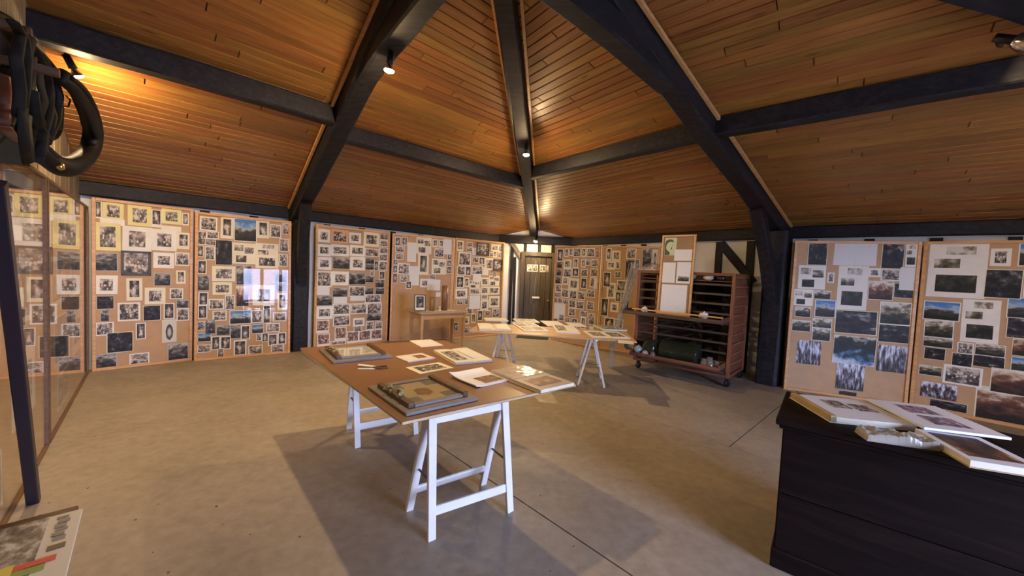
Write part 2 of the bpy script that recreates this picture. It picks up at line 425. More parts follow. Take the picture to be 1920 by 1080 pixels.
# timbers
def onroof(i, z):
    """point on hip i (vertex i to apex) at height z"""
    t = (z-EAVE)/(AP.z-EAVE); return E[i].lerp(AP, t)
tn = [0]
def timber(a, b, w, h, label, up=(0, 0, 1), **k):
    tn[0] += 1
    return struct(beam('trim_%d' % tn[0], a, b, w, h, BLACKWOOD, up=up, seed=tn[0], **k), label)
cz = V(0, 0, -.11)
for i in range(5):                                  # wall plates
    a, b = E[i], E[i+1]; d = (b-a).normalized(); n = V(-d.y, d.x, 0)
    if n.dot(AP-a) < 0: n = -n
    off = n*.06 + V(0, 0, -.085)
    timber(a+off-d*.05, b+off+d*.05, *(.12, .17), 'black wall plate under the planked ceiling', wob=.01, seg=16)
timber(CA+nc*.06+V(0, 0, 2.27)-xc*.3, CB+nc*.06+V(0, 0, 2.27)+xc*.3, .14, .2, 'black plate over the corner door')
for i, lab in ((1, 'left black principal rafter'), (2, 'middle black hip rafter'), (3, 'right black principal rafter'), (4, 'rightmost black rafter'), (5, 'black rafter behind the viewer')):
    a = onroof(i, EAVE)+cz*1.1; timber(a, AP+cz*1.1, .2 if i != 2 else .17, .24, lab, wob=.02, seg=18)
PA = [None]*7
def pur(i, za, zb, lab, a=None, b=None, w=.15, h=.19):
    a = a or onroof(i, za); b = b or onroof(i+1, zb)
    timber(a+V(0, 0, -.11), b+V(0, 0, -.11), w, h, lab, wob=.012, seg=12)
f0 = (E[1]-E[0]).normalized()
pur(0, 0, 3.22, 'black purlin ending at the gable wall', a=V(-3.56, 2.80, 3.20))
pur(1, 3.14, 3.14, 'black purlin between left and middle rafters')
pur(2, 3.22, 3.20, 'black purlin between middle and right rafters')
pur(3, 3.20, 3.20, 'black purlin crossing the right ceiling slope')
pur(4, 3.20, 3.20, 'black purlin of the slope behind the viewer')
# collars from the rafters to a hanging king post
KP = V(AP.x, AP.y, 0)
struct(beam('trim_20', KP+V(0, 0, 3.30), KP+V(0, 0, 4.05), .2, .2, BLACKWOOD, seed=50), 'black hanging king post at the roof peak')
for j, (i, z0, z1) in enumerate(((1, 3.47, 3.44), (3, 3.47, 3.44))):
    a = onroof(i, z0)+V(0, 0, -.16)
    struct(beam('trim_%d' % (21+j), a, KP+V(0, 0, z1), .17, .2, BLACKWOOD, seed=60+j, sag=.02, wob=.02), 'black collar strut from rafter to king post')
# posts with knee braces under the rafters
def post_brace(i, foot, label, px0, br_top, br_bot, num, w=.24):
    foot = Vector(foot)
    struct(beam('trim_%d' % num, foot, foot+V(0, 0, 2.24), w, w, BLACKWOOD, up=tuple((KP-foot).normalized()), seed=num, wob=.015), label)
    struct(beam('trim_%d' % (num+1), br_bot, br_top, .15, .17, BLACKWOOD, up=tuple((KP-foot).normalized()), seed=num+3, sag=-.05, wob=.012), label.replace('post', 'knee brace'))
d1 = (KP-P[1]).normalized(); d3 = (KP-P[3]).normalized()
f1 = V(-3.55, 6.42, 0)
post_brace(1, f1, 'left black corner post between boards', 0, onroof(1, 2.62)+cz*2.2, f1+d1*.10+V(0, 0, 1.15), 31)
f3 = V(3.86, 5.64, 0)
post_brace(3, f3, 'right black corner post beside the rack', 0, onroof(3, 2.72)+cz*2.2, f3+d3*.14+V(0, 0, 1.25), 33, w=.27)
# orange cover strips where the ceiling boards meet the rafters
for i, sd in ((1, -1), (1, 1), (2, 1), (2, -1), (3, 1), (3, -1), (4, -1)):
    a, b = onroof(i, EAVE+.05), onroof(i, AP.z-.05); d = (b-a).normalized(); n = V(d.y, -d.x, 0).normalized()*sd
    q = n*.125
    st = barobj('trim_%d' % (40+tn[0]), a+q+V(0, 0, -.055), b+q+V(0, 0, -.055), .028, .035, FRAMEWOOD, bw=0); tn[0] += 1
    struct(st, 'orange pine cover strip along a rafter')

# studs and braces in the white plaster walls
def studs(wallobj, a, x, n, ss, z0=0, z1=2.16, w=.11):
    for j, s_ in enumerate(ss):
        p = a+x*s_+n*.012
        beam('stud', p+V(0, 0, z0), p+V(0, 0, z1), w, .05, BLACKWOOD, wallobj, up=tuple(n), seed=j+int(s_*10), wob=.008)
studs(w_nw, P[0], (P[1]-P[0]).normalized(), nn, [.6, 1.2, 1.8])
L12 = (P[2]-P[1]).length; studs(w_n, P[1], xn, nn, [.5+.62*i for i in range(9)])
L23 = (P[3]-P[2]).length; studs(w_ne, P[2], xe, ne_, [.4+.5*i for i in range(11)])
L34 = (P[4]-P[3]).length; studs(w_e, P[3], xr, nr, [.35+.62*i for i in range(6)])
studs(w_c, CA, xc, nc, [.52, .84, 1.18, 1.52], 0, 2.2, .075)
# leaning braces: one each side of the rack gap, one left of the door
def wb(x0, y0, x1, y1, a, n, w=.1):
    p = on_plane(x0, y0, a+n*.03, n); q = on_plane(x1, y1, a+n*.03, n)
    return p, q
p, q = wb(1352, 456, 1412, 530, P[2], ne_); beam('brace', p, q, .13, .05, BLACKWOOD, w_ne, up=tuple(ne_), seed=3)
p, q = wb(958, 452, 979, 484, CA, nc); beam('brace', p, q, .10, .05, plain('grey_brace', (.2, .17, .14), .8), w_c, up=tuple(nc), seed=4)
p, q = wb(966, 482, 962, 602, CA, nc); beam('brace', p, q, .06, .05, BLACKWOOD, w_c, up=tuple(nc), seed=5)

# ------------------------------------------------------------------ glazed opening in the window wall (behind the viewer's right shoulder)
wn = empty('window_1', P[5]+xs_*win_s0+ns_*0); struct(wn)
wn.matrix_world = Matrix((xs_, ns_, V(0, 0, 1))).transposed().to_4x4(); wn.location = P[5]+xs_*win_s0
WF = plain('white_window_paint', (.75, .75, .73), .5)
for c, s_ in (((.04, -.06, 1.115), (.08, .1, 2.07)), ((1.86, -.06, 1.115), (.08, .1, 2.07)), ((.95, -.06, .12), (1.74, .1, .08)), ((.95, -.06, 2.11), (1.74, .1, .08)),
              ((.62, -.06, 1.115), (.11, .09, 1.91)), ((1.24, -.06, 1.115), (.11, .09, 1.91)), ((.95, -.06, .85), (1.74, .07, .08))):
    boxobj('window_frame', c, s_, WF, wn)
for x0_, x1_ in ((.085, .56), (.68, 1.18), (1.30, 1.815)):
    for z0_, z1_ in ((.165, .805), (.895, 2.065)): boxobj('pane', ((x0_+x1_)/2, -.06, (z0_+z1_)/2), (x1_-x0_, .006, z1_-z0_), WINGLASS, wn, 0)
bm = bmesh.new(); box(bm, (0, 0, -.25), (60, 60, .1)); og = obj('ground', bm, plain('outside_gravel', (.3, .3, .28), .9)); struct(og)
pl = bpy.data.lights.new('window_portal', 'AREA'); pl.shape = 'RECTANGLE'; pl.size = 1.9; pl.size_y = 1.9; pl.cycles.is_portal = True
po = bpy.data.objects.new('window_portal', pl); COL.objects.link(po)
zz = ns_*-1                                          # light looks along -Z: into the room
po.matrix_world = Matrix((xs_, V(0, 0, 1), xs_.cross(V(0, 0, 1)))).transposed().to_4x4()
if (po.matrix_world.to_3x3() @ V(0, 0, -1)).dot(ns_) < 0:
    po.matrix_world = Matrix((-xs_, V(0, 0, 1), (-xs_).cross(V(0, 0, 1)))).transposed().to_4x4()
po.location = P[5]+xs_*(win_s0+.95)-ns_*.16+V(0, 0, 1.2)

# ------------------------------------------------------------------ photo boards
def homog(q):
    """map image points to the unit square of quad q = (TL, TR, BR, BL)"""
    import itertools
    A = []; B = []
    for (x, y), (u, v) in zip(q, ((0, 1), (1, 1), (1, 0), (0, 0))):
        A.append([x, y, 1, 0, 0, 0, -u*x, -u*y]); B.append(u); A.append([0, 0, 0, x, y, 1, -v*x, -v*y]); B.append(v)
    n = 8
    for i in range(n):
        p = max(range(i, n), key=lambda r: abs(A[r][i])); A[i], A[p] = A[p], A[i]; B[i], B[p] = B[p], B[i]
        for r in range(n):
            if r != i:
                f = A[r][i]/A[i][i]
                for c in range(i, n): A[r][c] -= f*A[i][c]
                B[r] -= f*B[i]
    h = [B[i]/A[i][i] for i in range(n)]
    def f(x, y):
        w = h[6]*x+h[7]*y+1; return ((h[0]*x+h[1]*y+h[2])/w, (h[3]*x+h[4]*y+h[5])/w)
    return f
def quad_face(bm, x0, z0, x1, z1, y, mi):
    f = bm.faces.new([bm.verts.new(p) for p in ((x0, y, z0), (x1, y, z0), (x1, y, z1), (x0, y, z1))]); f.material_index = mi
STY = {  # kind: (margin fraction, card, print)
 'g': (.09, WHITE_CARD, 'g'), 'G': (.22, WHITE_CARD, 'g'), 'Y': (.2, YELLOW_CARD, 'g'), 'X': (.17, ORANGE_CARD, 'g'), 'K': (.2, CREAM_CARD, 'g'),
 'd': (.05, GREY_CARD, 'd'), 'n': (.03, CREAM_CARD, 'n'), 'p': (.11, WHITE_CARD, 'p'), 'P': (.2, CREAM_CARD, 'p'), 'o': (.02, WHITE_CARD, 'o'),
 't': (.0, WHITE_CARD, 't'), 's': (.04, WHITE_CARD, 's'), 'l': (.04, WHITE_CARD, 'l'), 'L': (.015, CREAM_CARD, 'L'), 'w': (.0, WHITE_CARD, 'w'),
 'r': (.03, CREAM_CARD, 'r'), 'C': (.07, WHITE_CARD, 'C'), 'F': (.1, DARK_CARD, 'g')}
PNAME = {'t': 'text_sheet', 'c': 'caption_strip', 'k': 'photo_sheet', 'm': 'photo_sheet', 'F': 'framed_photograph', 'o': 'oval_portrait'}
PLABEL = {'o': 'dark oval portrait on a pale mount', 'F': 'photograph in a dark frame', 's': 'colour print with blue sky', 'L': 'colour print of a lake', 'X': 'group photograph on an orange mount',
          'r': 'rust-coloured print', 'Y': 'old photograph on a yellowed mount', 't': 'white typed text sheet', 'm': 'white sheet with small colour prints', 'k': 'cream sheet with several small photographs'}
def photo(parent, u0, v0, u1, v1, k, y, rnd):
    """card with its print, lying on the board; faces -Y"""
    w, h = u1-u0, v1-v0; bm = bmesh.new(); cu, cv = (u0+u1)/2, (v0+v1)/2
    t = .0014; box(bm, (0, 0, 0), (w, t, h), 0)
    yy = -t/2-.0004
    if k == 'c': mats = [WHITE_CARD]
    elif k in 'km':
        mats = [CREAM_CARD if k == 'k' else WHITE_CARD, PIC['g' if k == 'k' else 'l']]
        big = h > w*1.2
        cells = [(.08, .62, .46, .9), (.52, .5, .92, .8), (.15, .08, .6, .4)] if not big else [(.3, .8, .8, .95), (.1, .55, .55, .72), (.15, .1, .85, .42)]
        for c in cells: quad_face(bm, -w/2+c[0]*w, -h/2+c[1]*h, -w/2+c[2]*w, -h/2+c[3]*h, yy, 1)
    else:
        mg, card, pk = STY[k]; mats = [card, PIC[pk]]; e = mg*min(w, h)
        b = e*3.2 if k == 'C' else (e*1.5 if k == 'P' else e)
        quad_face(bm, -w/2+e, -h/2+b, w/2-e, h/2-e, yy, 1)
        if k == 'F':
            for c, s_ in (((0, -.006, h/2-.012), (w, .014, .024)), ((0, -.006, -h/2+.012), (w, .014, .024)), ((-w/2+.012, -.006, 0), (.024, .014, h)), ((w/2-.012, -.006, 0), (.024, .014, h))):
                box(bm, c, s_, 0)
    o = obj(PNAME.get(k, 'photograph'), bm, mats, parent)
    o.location = (cu, y, cv); o.rotation_euler = (0, rnd.uniform(-.012, .012), 0)
    if k in PLABEL: o['label'] = PLABEL[k]
    return o
def board(name, label, group, a, b, z0, z1, quad, data, org, sc, lean=0.0, glass=True, clips=True, seed=1, rail=.035, fm=None):
    """display board on the floor line a-b (left to right seen from the room)"""
    rnd = random.Random(seed); a, b = Vector(a), Vector(b); a.z = b.z = 0
    x = (b-a).normalized(); w = (b-a).length; y = V(-x.y, x.x, 0)        # y points away from the room
    if y.dot(a-CAM*1) < 0: y = -y
    m = Matrix((x, y, V(0, 0, 1))).transposed().to_4x4(); m.translation = a
    m = m @ Matrix.Rotation(-lean, 4, 'X')
    r = empty(name, mat=m); tag(r, label, 'display board', group)
    h = z1
    boxobj('backing_board', (w/2, .006, (z0+h)/2), (w-.01, .012, h-z0-.01), HARDBOARD, r, 0)
    for c, s_ in (((rail/2, -.006, (z0+h)/2), (rail, .036, h-z0)), ((w-rail/2, -.006, (z0+h)/2), (rail, .036, h-z0)),
                  ((w/2, -.006, h-rail/2), (w-2*rail, .036, rail)), ((w/2, -.006, z0+rail/2), (w-2*rail, .036, rail))):
        boxobj('frame_rail', c, s_, fm or FRAMEWOOD, r, .003)
    f = homog(quad); i = 0
    for ent in data.split(';'):
        ent = ent.split()
        if len(ent) < 5: continue
        x0, y0, x1, y1 = [float(e) for e in ent[:4]]; k = ent[4]
        px0, py0, px1, py1 = org[0]+x0*sc, org[1]+y0*sc, org[0]+x1*sc, org[1]+y1*sc
        cx, cy = (px0+px1)/2, (py0+py1)/2
        ul, ur = f(px0, cy)[0], f(px1, cy)[0]; vt, vb = f(cx, py0)[1], f(cx, py1)[1]
        ul, ur = max(.025, min(.975, ul)), max(.025, min(.975, ur)); vt, vb = max(.012, min(.985, vt)), max(.012, min(.985, vb))
        if ur-ul < .012 or vt-vb < .006: continue
        photo(r, ul*w, z0+vb*(h-z0), ur*w, z0+vt*(h-z0), k, -.0012-(i % 6)*.0009, rnd); i += 1
    if glass: boxobj('glass_cover', (w/2, -.012, (z0+h)/2), (w-2*rail, .003, h-z0-2*rail), THINGLASS if seed < 10 else GLASS, r, 0)
    return r
Z1 = (0, 340); s1 = 380/1080
B_ = '''435 92 495 192 P;497 100 625 205 Y;480 198 630 232 c;648 125 790 242 Y;790 158 850 240 p;850 152 968 238 Y;790 238 850 252 c;848 248 966 276 c;970 182 1013 248 P;
435 218 605 368 Y;615 245 790 378 G;790 265 938 378 G;938 285 1018 372 P;430 378 588 478 d;605 375 785 505 F;798 388 922 470 G;926 390 1013 460 g;435 500 585 600 G;800 495 902 565 d;932 485 988 555 P;
636 520 732 638 P;745 572 868 660 K;893 578 972 635 g;455 610 562 680 n;480 682 533 745 d;583 648 718 745 g;734 665 838 745 n;856 655 920 738 p;932 638 1003 682 d;932 684 1005 748 g;447 750 560 820 g;690 757 750 842 p;
846 742 930 860 o;515 803 675 910 n;650 915 768 992 g;875 865 1000 960 d;425 918 578 1020 d'''
C_ = '''88 97 206 182 g;228 100 315 230 P;316 110 470 250 s;470 122 552 230 P;556 148 630 228 g;638 142 684 208 g;66 184 133 266 g;133 186 215 230 g;120 230 202 270 g;68 272 110 340 p;118 276 188 360 g;
190 238 306 392 n;306 258 460 385 k;460 262 612 412 k;618 234 680 312 g;614 328 672 402 g;64 362 130 446 p;166 398 324 492 K;64 455 148 550 d;168 498 300 576 K;326 395 440 515 d;585 430 670 500 d;590 500 665 555 d;
605 565 670 670 P;326 520 415 648 r;70 560 138 642 p;140 602 246 668 g;252 578 318 668 g;64 642 130 726 p;165 675 262 738 g;282 672 430 758 s;430 670 505 750 g;508 640 560 752 p;575 682 664 738 g;
52 745 115 800 g;112 732 185 822 d;190 765 286 832 d;286 765 360 850 d;358 765 422 855 p;432 760 512 816 s;530 750 622 806 g;60 818 154 872 s;155 838 215 925 p;215 836 290 920 p;55 892 148 942 g;196 914 242 970 g;
308 860 396 962 p;408 890 506 948 g;462 816 500 862 g;500 812 545 868 p;542 818 606 892 p;608 808 664 882 p;562 880 650 936 g;440 515 585 640 G'''
D_ = '''112 120 238 208 G;245 128 378 220 X;382 150 475 222 G;494 150 616 248 K;620 165 688 202 g;620 205 688 250 g;618 256 686 300 g;618 300 686 350 g;100 222 240 304 G;240 228 380 308 G;385 236 505 312 G;
90 310 240 402 G;248 316 388 402 d;388 316 508 414 G;505 262 618 318 g;508 325 580 370 d;508 372 578 412 d;580 350 612 420 p;616 352 686 420 g;84 412 240 530 g;240 418 374 522 G;374 432 514 522 d;510 458 578 508 d;545 415 585 455 g;
622 425 670 487 p;590 488 665 548 d;100 530 216 592 t;240 540 362 612 d;245 612 358 662 t;372 532 508 612 g;386 600 506 646 t;508 545 578 598 d;595 548 668 600 d;84 596 236 676 d;508 600 640 665 g;80 680 236 785 G;236 664 382 755 g;
386 666 524 752 g;524 664 650 760 g;236 757 382 848 g;524 752 645 812 d;405 785 504 855 G;88 792 202 902 C;516 815 582 888 g;595 820 660 884 g;412 848 484 902 g;245 856 348 972 C;88 906 200 1030 C;204 972 342 1026 G;350 895 455 1016 C;
455 892 560 1010 C;562 886 660 1002 C'''
E_ = '''74 110 120 184 p;132 112 180 182 p;78 190 158 240 g;82 250 150 302 g;182 160 258 324 t;64 302 104 346 p;64 350 104 414 p;106 336 208 430 g;60 420 104 502 p;128 442 190 498 g;208 362 290 526 t;180 488 228 552 p;258 120 388 260 k;
278 258 370 438 P;396 138 444 206 P;450 144 492 210 P;490 140 564 270 t;415 218 498 294 g;528 252 566 316 p;396 305 520 438 k;526 320 566 372 p;526 374 568 434 p;302 472 392 545 G;362 480 474 572 t;378 440 432 476 g;440 590 480 628 t'''
FF_ = '''592 155 654 250 P;682 165 735 206 g;682 210 735 250 g;735 212 768 280 t;770 166 882 276 F;900 176 965 234 K;966 180 998 232 g;918 232 952 290 P;958 238 998 290 g;884 244 920 284 g;612 256 724 375 g;732 290 792 340 g;794 290 848 356 p;
848 296 920 400 K;922 305 1000 400 F;602 378 676 458 g;678 378 728 458 p;732 366 830 446 g;834 376 880 446 t;918 412 944 456 p;600 464 668 566 p;672 476 712 556 P;744 446 816 500 t;714 496 806 560 k;816 464 884 536 K;886 446 976 530 k;
594 570 700 656 G;718 560 812 616 K;814 540 884 610 K;884 536 978 606 K;612 664 666 706 g;680 632 712 700 g;720 620 812 732 t;820 604 880 650 K;816 652 884 740 K;888 616 980 712 K;700 726 752 774 g;794 742 838 826 p;856 738 902 782 g;
918 718 980 792 g;740 770 778 850 P;672 800 724 864 K;594 852 632 922 p;674 884 740 934 g;750 880 800 925 g'''
G_ = '''538 180 600 290 p;612 178 652 252 P;658 178 694 242 P;698 174 768 250 g;776 174 820 252 P;826 176 900 250 g;910 196 944 252 g;540 290 590 346 d;604 272 682 350 K;700 262 748 346 P;776 268 818 338 P;818 272 864 322 g;870 268 936 330 g;
535 356 585 412 d;606 350 684 424 g;690 342 756 416 p;776 350 840 414 g;864 344 934 412 g;526 416 580 480 d;594 416 656 488 K;658 430 760 530 K;776 424 834 514 p;860 416 910 500 K;900 420 940 514 t;528 484 590 552 g;590 522 664 598 g;
670 530 742 606 g;748 538 822 608 g;834 520 912 584 g;520 556 580 596 g;510 598 550 646 g;556 602 604 648 g;608 612 660 652 g;664 612 734 680 g;664 682 734 750 g;736 618 814 688 g;838 618 906 688 g;500 650 630 780 t;570 742 625 800 g;
776 700 850 750 g;860 715 915 810 g;785 752 834 858 P;630 765 682 810 g;698 770 752 850 p;500 780 560 840 p;868 824 908 912 t;776 862 836 906 g;634 836 662 890 p;700 835 742 910 P;590 870 620 905 p'''
H_ = '''1002 174 1054 274 P;1060 196 1146 276 K;1012 278 1095 346 P;1096 278 1146 340 K;1204 180 1302 262 g;1364 172 1460 330 d;1466 190 1516 326 o;1198 270 1288 420 n;1296 268 1340 340 p;976 362 1055 486 p;1092 360 1160 410 g;1312 340 1395 395 g;
1400 340 1500 395 G;1118 430 1210 520 g;1206 430 1262 520 P;1016 450 1108 580 G;956 574 1040 726 p;1108 524 1166 606 p;1168 532 1250 684 n;1060 612 1146 692 G;1000 736 1110 824 p;944 826 1050 920 k;1050 868 1100 915 G;1105 750 1200 880 g'''
I_ = '''165 118 278 250 n;316 118 440 248 t;440 116 568 248 t;596 115 730 262 n;736 112 822 250 m;108 252 268 388 m;278 290 320 350 G;338 250 516 505 m;520 260 592 312 G;592 265 708 332 g;670 345 805 432 n;704 252 810 385 t;
82 390 196 485 m;200 396 300 446 l;518 334 668 445 r;88 492 182 552 l;204 450 328 552 s;586 456 780 590 l;70 570 182 636 l;190 558 306 632 l;188 612 300 690 l;322 508 576 648 n;580 588 780 696 n;312 660 568 828 L;98 690 242 828 w;
574 712 770 870 w;332 826 500 978 w;348 986 456 1034 n'''
J_ = '''115 68 322 350 m;334 98 408 188 G;432 70 632 192 s;310 205 445 355 n;448 208 590 358 l;592 228 660 318 G;94 368 225 466 s;226 360 362 584 m;386 355 600 465 s;382 460 588 570 n;94 466 200 555 l;90 552 196 605 l;610 325 660 400 n;
608 405 660 478 n;600 490 660 565 l;598 570 660 650 l;92 606 168 668 n;208 580 268 640 g;188 636 262 706 n;270 590 380 652 l;262 650 376 712 n;400 568 540 660 r;394 664 536 738 s;540 655 700 715 l;538 712 700 800 r;72 700 155 750 l;
156 702 296 802 g;320 728 528 860 r;76 790 205 870 w;105 885 240 930 n;262 830 552 1030 r;608 805 700 890 n;585 990 700 1060 t;680 325 760 480 n;690 500 780 640 l;680 120 780 300 s'''
GR = 'photo boards standing along the walls'
board('display_board', 'photo board left of the others with yellowed photographs in its top rows', GR, (-5.20, 4.74, 0), (-4.56, 5.47, 0), .0, 2.16, [(151, 367), (365, 397), (358, 676), (150, 695)], B_, Z1, s1, seed=1, glass=False)
board('display_board', 'photo board under glass that mirrors the bright blue window', GR, (-4.49, 5.42, 0), (-3.56, 6.18, 0), .0, 2.13, [(367, 399), (556, 419), (554, 657), (359, 676)], C_, (350, 380), 250/844, lean=math.radians(2.6), seed=2)
board('display_board', 'crowded photo board just right of the left black post', GR, (-3.36, 6.52, 0), (-2.42, 7.50, 0), .0, 2.13, [(592, 421), (728, 437), (729, 639), (572, 650)], D_, (560, 400), 220/914, seed=3)
board('display_board', 'half-empty photo board behind the small wooden table', GR, (-2.38, 7.53, 0), (-1.26, 8.02, 0), .0, 2.12, [(731, 437), (848, 449), (847, 640), (732, 640)], E_, (720, 420), 240/1080, seed=4, glass=False)
board('display_board', 'pale crowded photo board left of the corner door', GR, (-1.22, 8.02, 0), (-.22, 8.80, 0), .0, 2.13, [(849, 449), (946, 454), (940, 627), (849, 640)], FF_, (720, 420), 240/1080, seed=5, glass=False)
board('display_board', 'crowded photo board just right of the corner door', GR, (.93, 8.52, 0), (1.77, 7.83, 0), .0, 2.08, [(1042, 461), (1126, 461), (1121, 624), (1037, 619)], G_, (940, 430), 310/1594, seed=6, glass=False)
board('display_board', 'photo board partly hidden by the wheeled rack', GR, (1.80, 7.80, 0), (2.74, 7.20, 0), .0, 2.08, [(1128, 461), (1240, 462), (1240, 640), (1122, 624)], H_, (940, 430), 310/1594, seed=7, glass=False)
board('display_board', 'board of dark landscape prints right of the black post', GR, (3.92, 5.40, 0), (5.12, 4.86, 0), .0, 2.10, [(1488, 455), (1722, 452), (1698, 757), (1466, 727)], I_, (1460, 420), 260/826, seed=8, glass=False)
board('display_board', 'rightmost board of colour landscape prints behind the chest', GR, (5.14, 4.85, 0), (6.02, 3.98, 0), .0, 2.10, [(1728, 452), (1950, 449), (1915, 822), (1702, 758)], J_, (1690, 430), 230/637, seed=9, glass=False)
BROWNFRAME = wood('brown_frame', ((.10, .05, .022), (.15, .08, .036), (.2, .11, .05)), .5)
# glazed boards along the gable wall, seen at a grazing angle
def gp(s_, d): return P[0]+GD*s_+GN*d
SC_ = '''.1 .75 .4 .95 G;.5 .75 .85 .95 G;.1 .5 .35 .7 g;.5 .5 .8 .7 g;.15 .25 .4 .45 n;.55 .2 .85 .42 G;.2 .05 .45 .2 g'''
for i, (s0, s1_, lab) in enumerate(((.17, 2.60, 'long glazed photo board along the gable wall, touching the corner'), (2.66, 4.7, 'glazed photo board along the gable wall, nearest the viewer'))):
    r = board('display_board', lab, 'glazed boards along the gable wall', gp(s1_, .06), gp(s0, .06), .0, 2.04, [(0, 1), (1, 1), (1, 0), (0, 0)], '', (0, 0), 1, seed=20+i, rail=.022, fm=BROWNFRAME)
    rnd = random.Random(40+i); w = s1_-s0
    for e in SC_.split(';'):
        e = e.split(); q = [float(v) for v in e[:4]]; photo(r, q[0]*w, q[1]*2.06, q[2]*w, q[3]*2.06, e[4], -.003, rnd)

# ------------------------------------------------------------------ corner door
dm = Matrix((xc, -nc, V(0, 0, 1))).transposed().to_4x4(); pd = on_plane(972, 600, CA, nc); dl = (pd-CA).dot(xc)
dw = (on_plane(1037, 600, CA, nc)-CA).dot(xc)-dl
dm.translation = CA+xc*dl+nc*.05
dr = empty('door_1', mat=dm); struct(dr, 'dark plank corner door with papers pinned on it')
DW = wood('dark_door_wood', ((.035, .026, .018), (.06, .045, .03), (.09, .07, .048)), .45, (16, 16, 1.5), tint=.12)
H = 1.98
for c, s_ in (((.05, 0, H/2), (.10, .12, H)), ((dw-.05, 0, H/2), (.10, .12, H)), ((dw/2, 0, H-.05), (dw-.2, .12, .10))): boxobj('door_frame', c, s_, DW, dr, .005)
n = 5; pw = (dw-.22)/n
for i in range(n): boxobj('door_plank', (.11+pw*(i+.5), .02, (H-.12)/2+.01), (pw-.006, .03, H-.13), DW, dr, .004)
for x0, z0, w, h, k in ((.16, 1.50, .26, .17, 'g'), (.47, 1.50, .14, .17, 'p'), (.63, 1.51, .05, .15, 'g')): photo(dr, x0, z0, x0+w, z0+h, k, .003, random)
boxobj('letter_plate', (dw*.47, -.002, .86), (.18, .01, .05), plain('pale_metal', (.7, .68, .62), .4), dr, .002)
bm = bmesh.new(); lathe(bm, [(.0, 0), (.012, 0), (.012, .03), (.03, .045), (.03, .06), (0, .07)], 12, Matrix.Translation((dw-.16, .0, .80)) @ Matrix.Rotation(math.pi/2, 4, 'X')); obj('door_knob', bm, CHROME, dr, True)
ma = bmesh.new(); box(ma, (0, 0, .006), (.72, .42, .012)); bevel(ma, .003)
o = obj('doormat', ma, plain('dark_mat', (.03, .035, .035), .95)); o.location = (.52, 8.7, 0); o.rotation_euler = (0, 0, -.15); tag(o, 'dark doormat on the floor before the corner door', 'doormat')

# ------------------------------------------------------------------ lamps
def lamp(px, py, pos, aim, label, arm_to, bulb=None):
    r = empty('spot_lamp', pos); tag(r, label, 'lamp', 'warm reflector lamps clipped to the beams')
    aim = Vector(aim).normalized(); m = frame_mat((0, 0, 0), aim.orthogonal(), aim) ; m = Matrix((aim.orthogonal().normalized(), aim.cross(aim.orthogonal().normalized()), aim)).transposed().to_4x4()
    bm = bmesh.new(); lathe(bm, [(.0, -.13), (.024, -.13), (.026, -.05), (.03, -.03), (.0, -.03)], 14, m); obj('socket', bm, BLACKMETAL, r, True)
    bm = bmesh.new(); lathe(bm, [(.0405, .02), (.037, .029), (.021, .037), (.0, .039)], 20, m); obj('bulb', bm, bulb or BULB, r, True)
    bm = bmesh.new(); lathe(bm, [(.014, -.032), (.02, -.02), (.036, .005), (.041, .02)], 20, m); obj('bulb_neck', bm, CHROME, r, True)
    bm = bmesh.new(); a = m @ V(0, 0, -.12); b = Vector(arm_to)-Vector(pos)
    tube(bm, [a, a*.5+b*.5+V(0, 0, -.02), b], .011, 8); obj('arm', bm, BLACKMETAL, r, True)
    return r
lamp(0, 0, (-3.60, 3.17, 2.93), (.1, .55, -1), 'lit reflector lamp under the purlin by the horse collars', (-3.58, 3.08, 3.10))
lamp(0, 0, (-1.10, 3.26, 3.13), (-.1, .1, -1), 'lit reflector lamp on the left black rafter', (-1.13, 3.30, 3.32))
lamp(0, 0, (.11, 5.30, 3.10), (0, -.1, -1), 'lit reflector lamp on the middle hip rafter', (.11, 5.38, 3.30))
lamp(0, 0, (.50, 8.98, 2.22), (-.2, -.3, -1), 'small lit lamp above the corner door', (.56, 9.34, 2.32), BULB_SMALL)
l5 = lamp(0, 0, (3.06, 2.43, 3.05), (.55, -.35, -.3), 'lit clip lamp with silver reflector at the far right purlin', (3.14, 2.60, 3.12))
bm = bmesh.new(); a5 = V(.55, -.35, -.3).normalized(); m5 = Matrix((a5.orthogonal().normalized(), a5.cross(a5.orthogonal().normalized()), a5)).transposed().to_4x4()
lathe(bm, [(.02, -.05), (.04, -.03), (.058, .01), (.066, .045)], 24, m5); obj('reflector', bm, CHROME, l5, True)

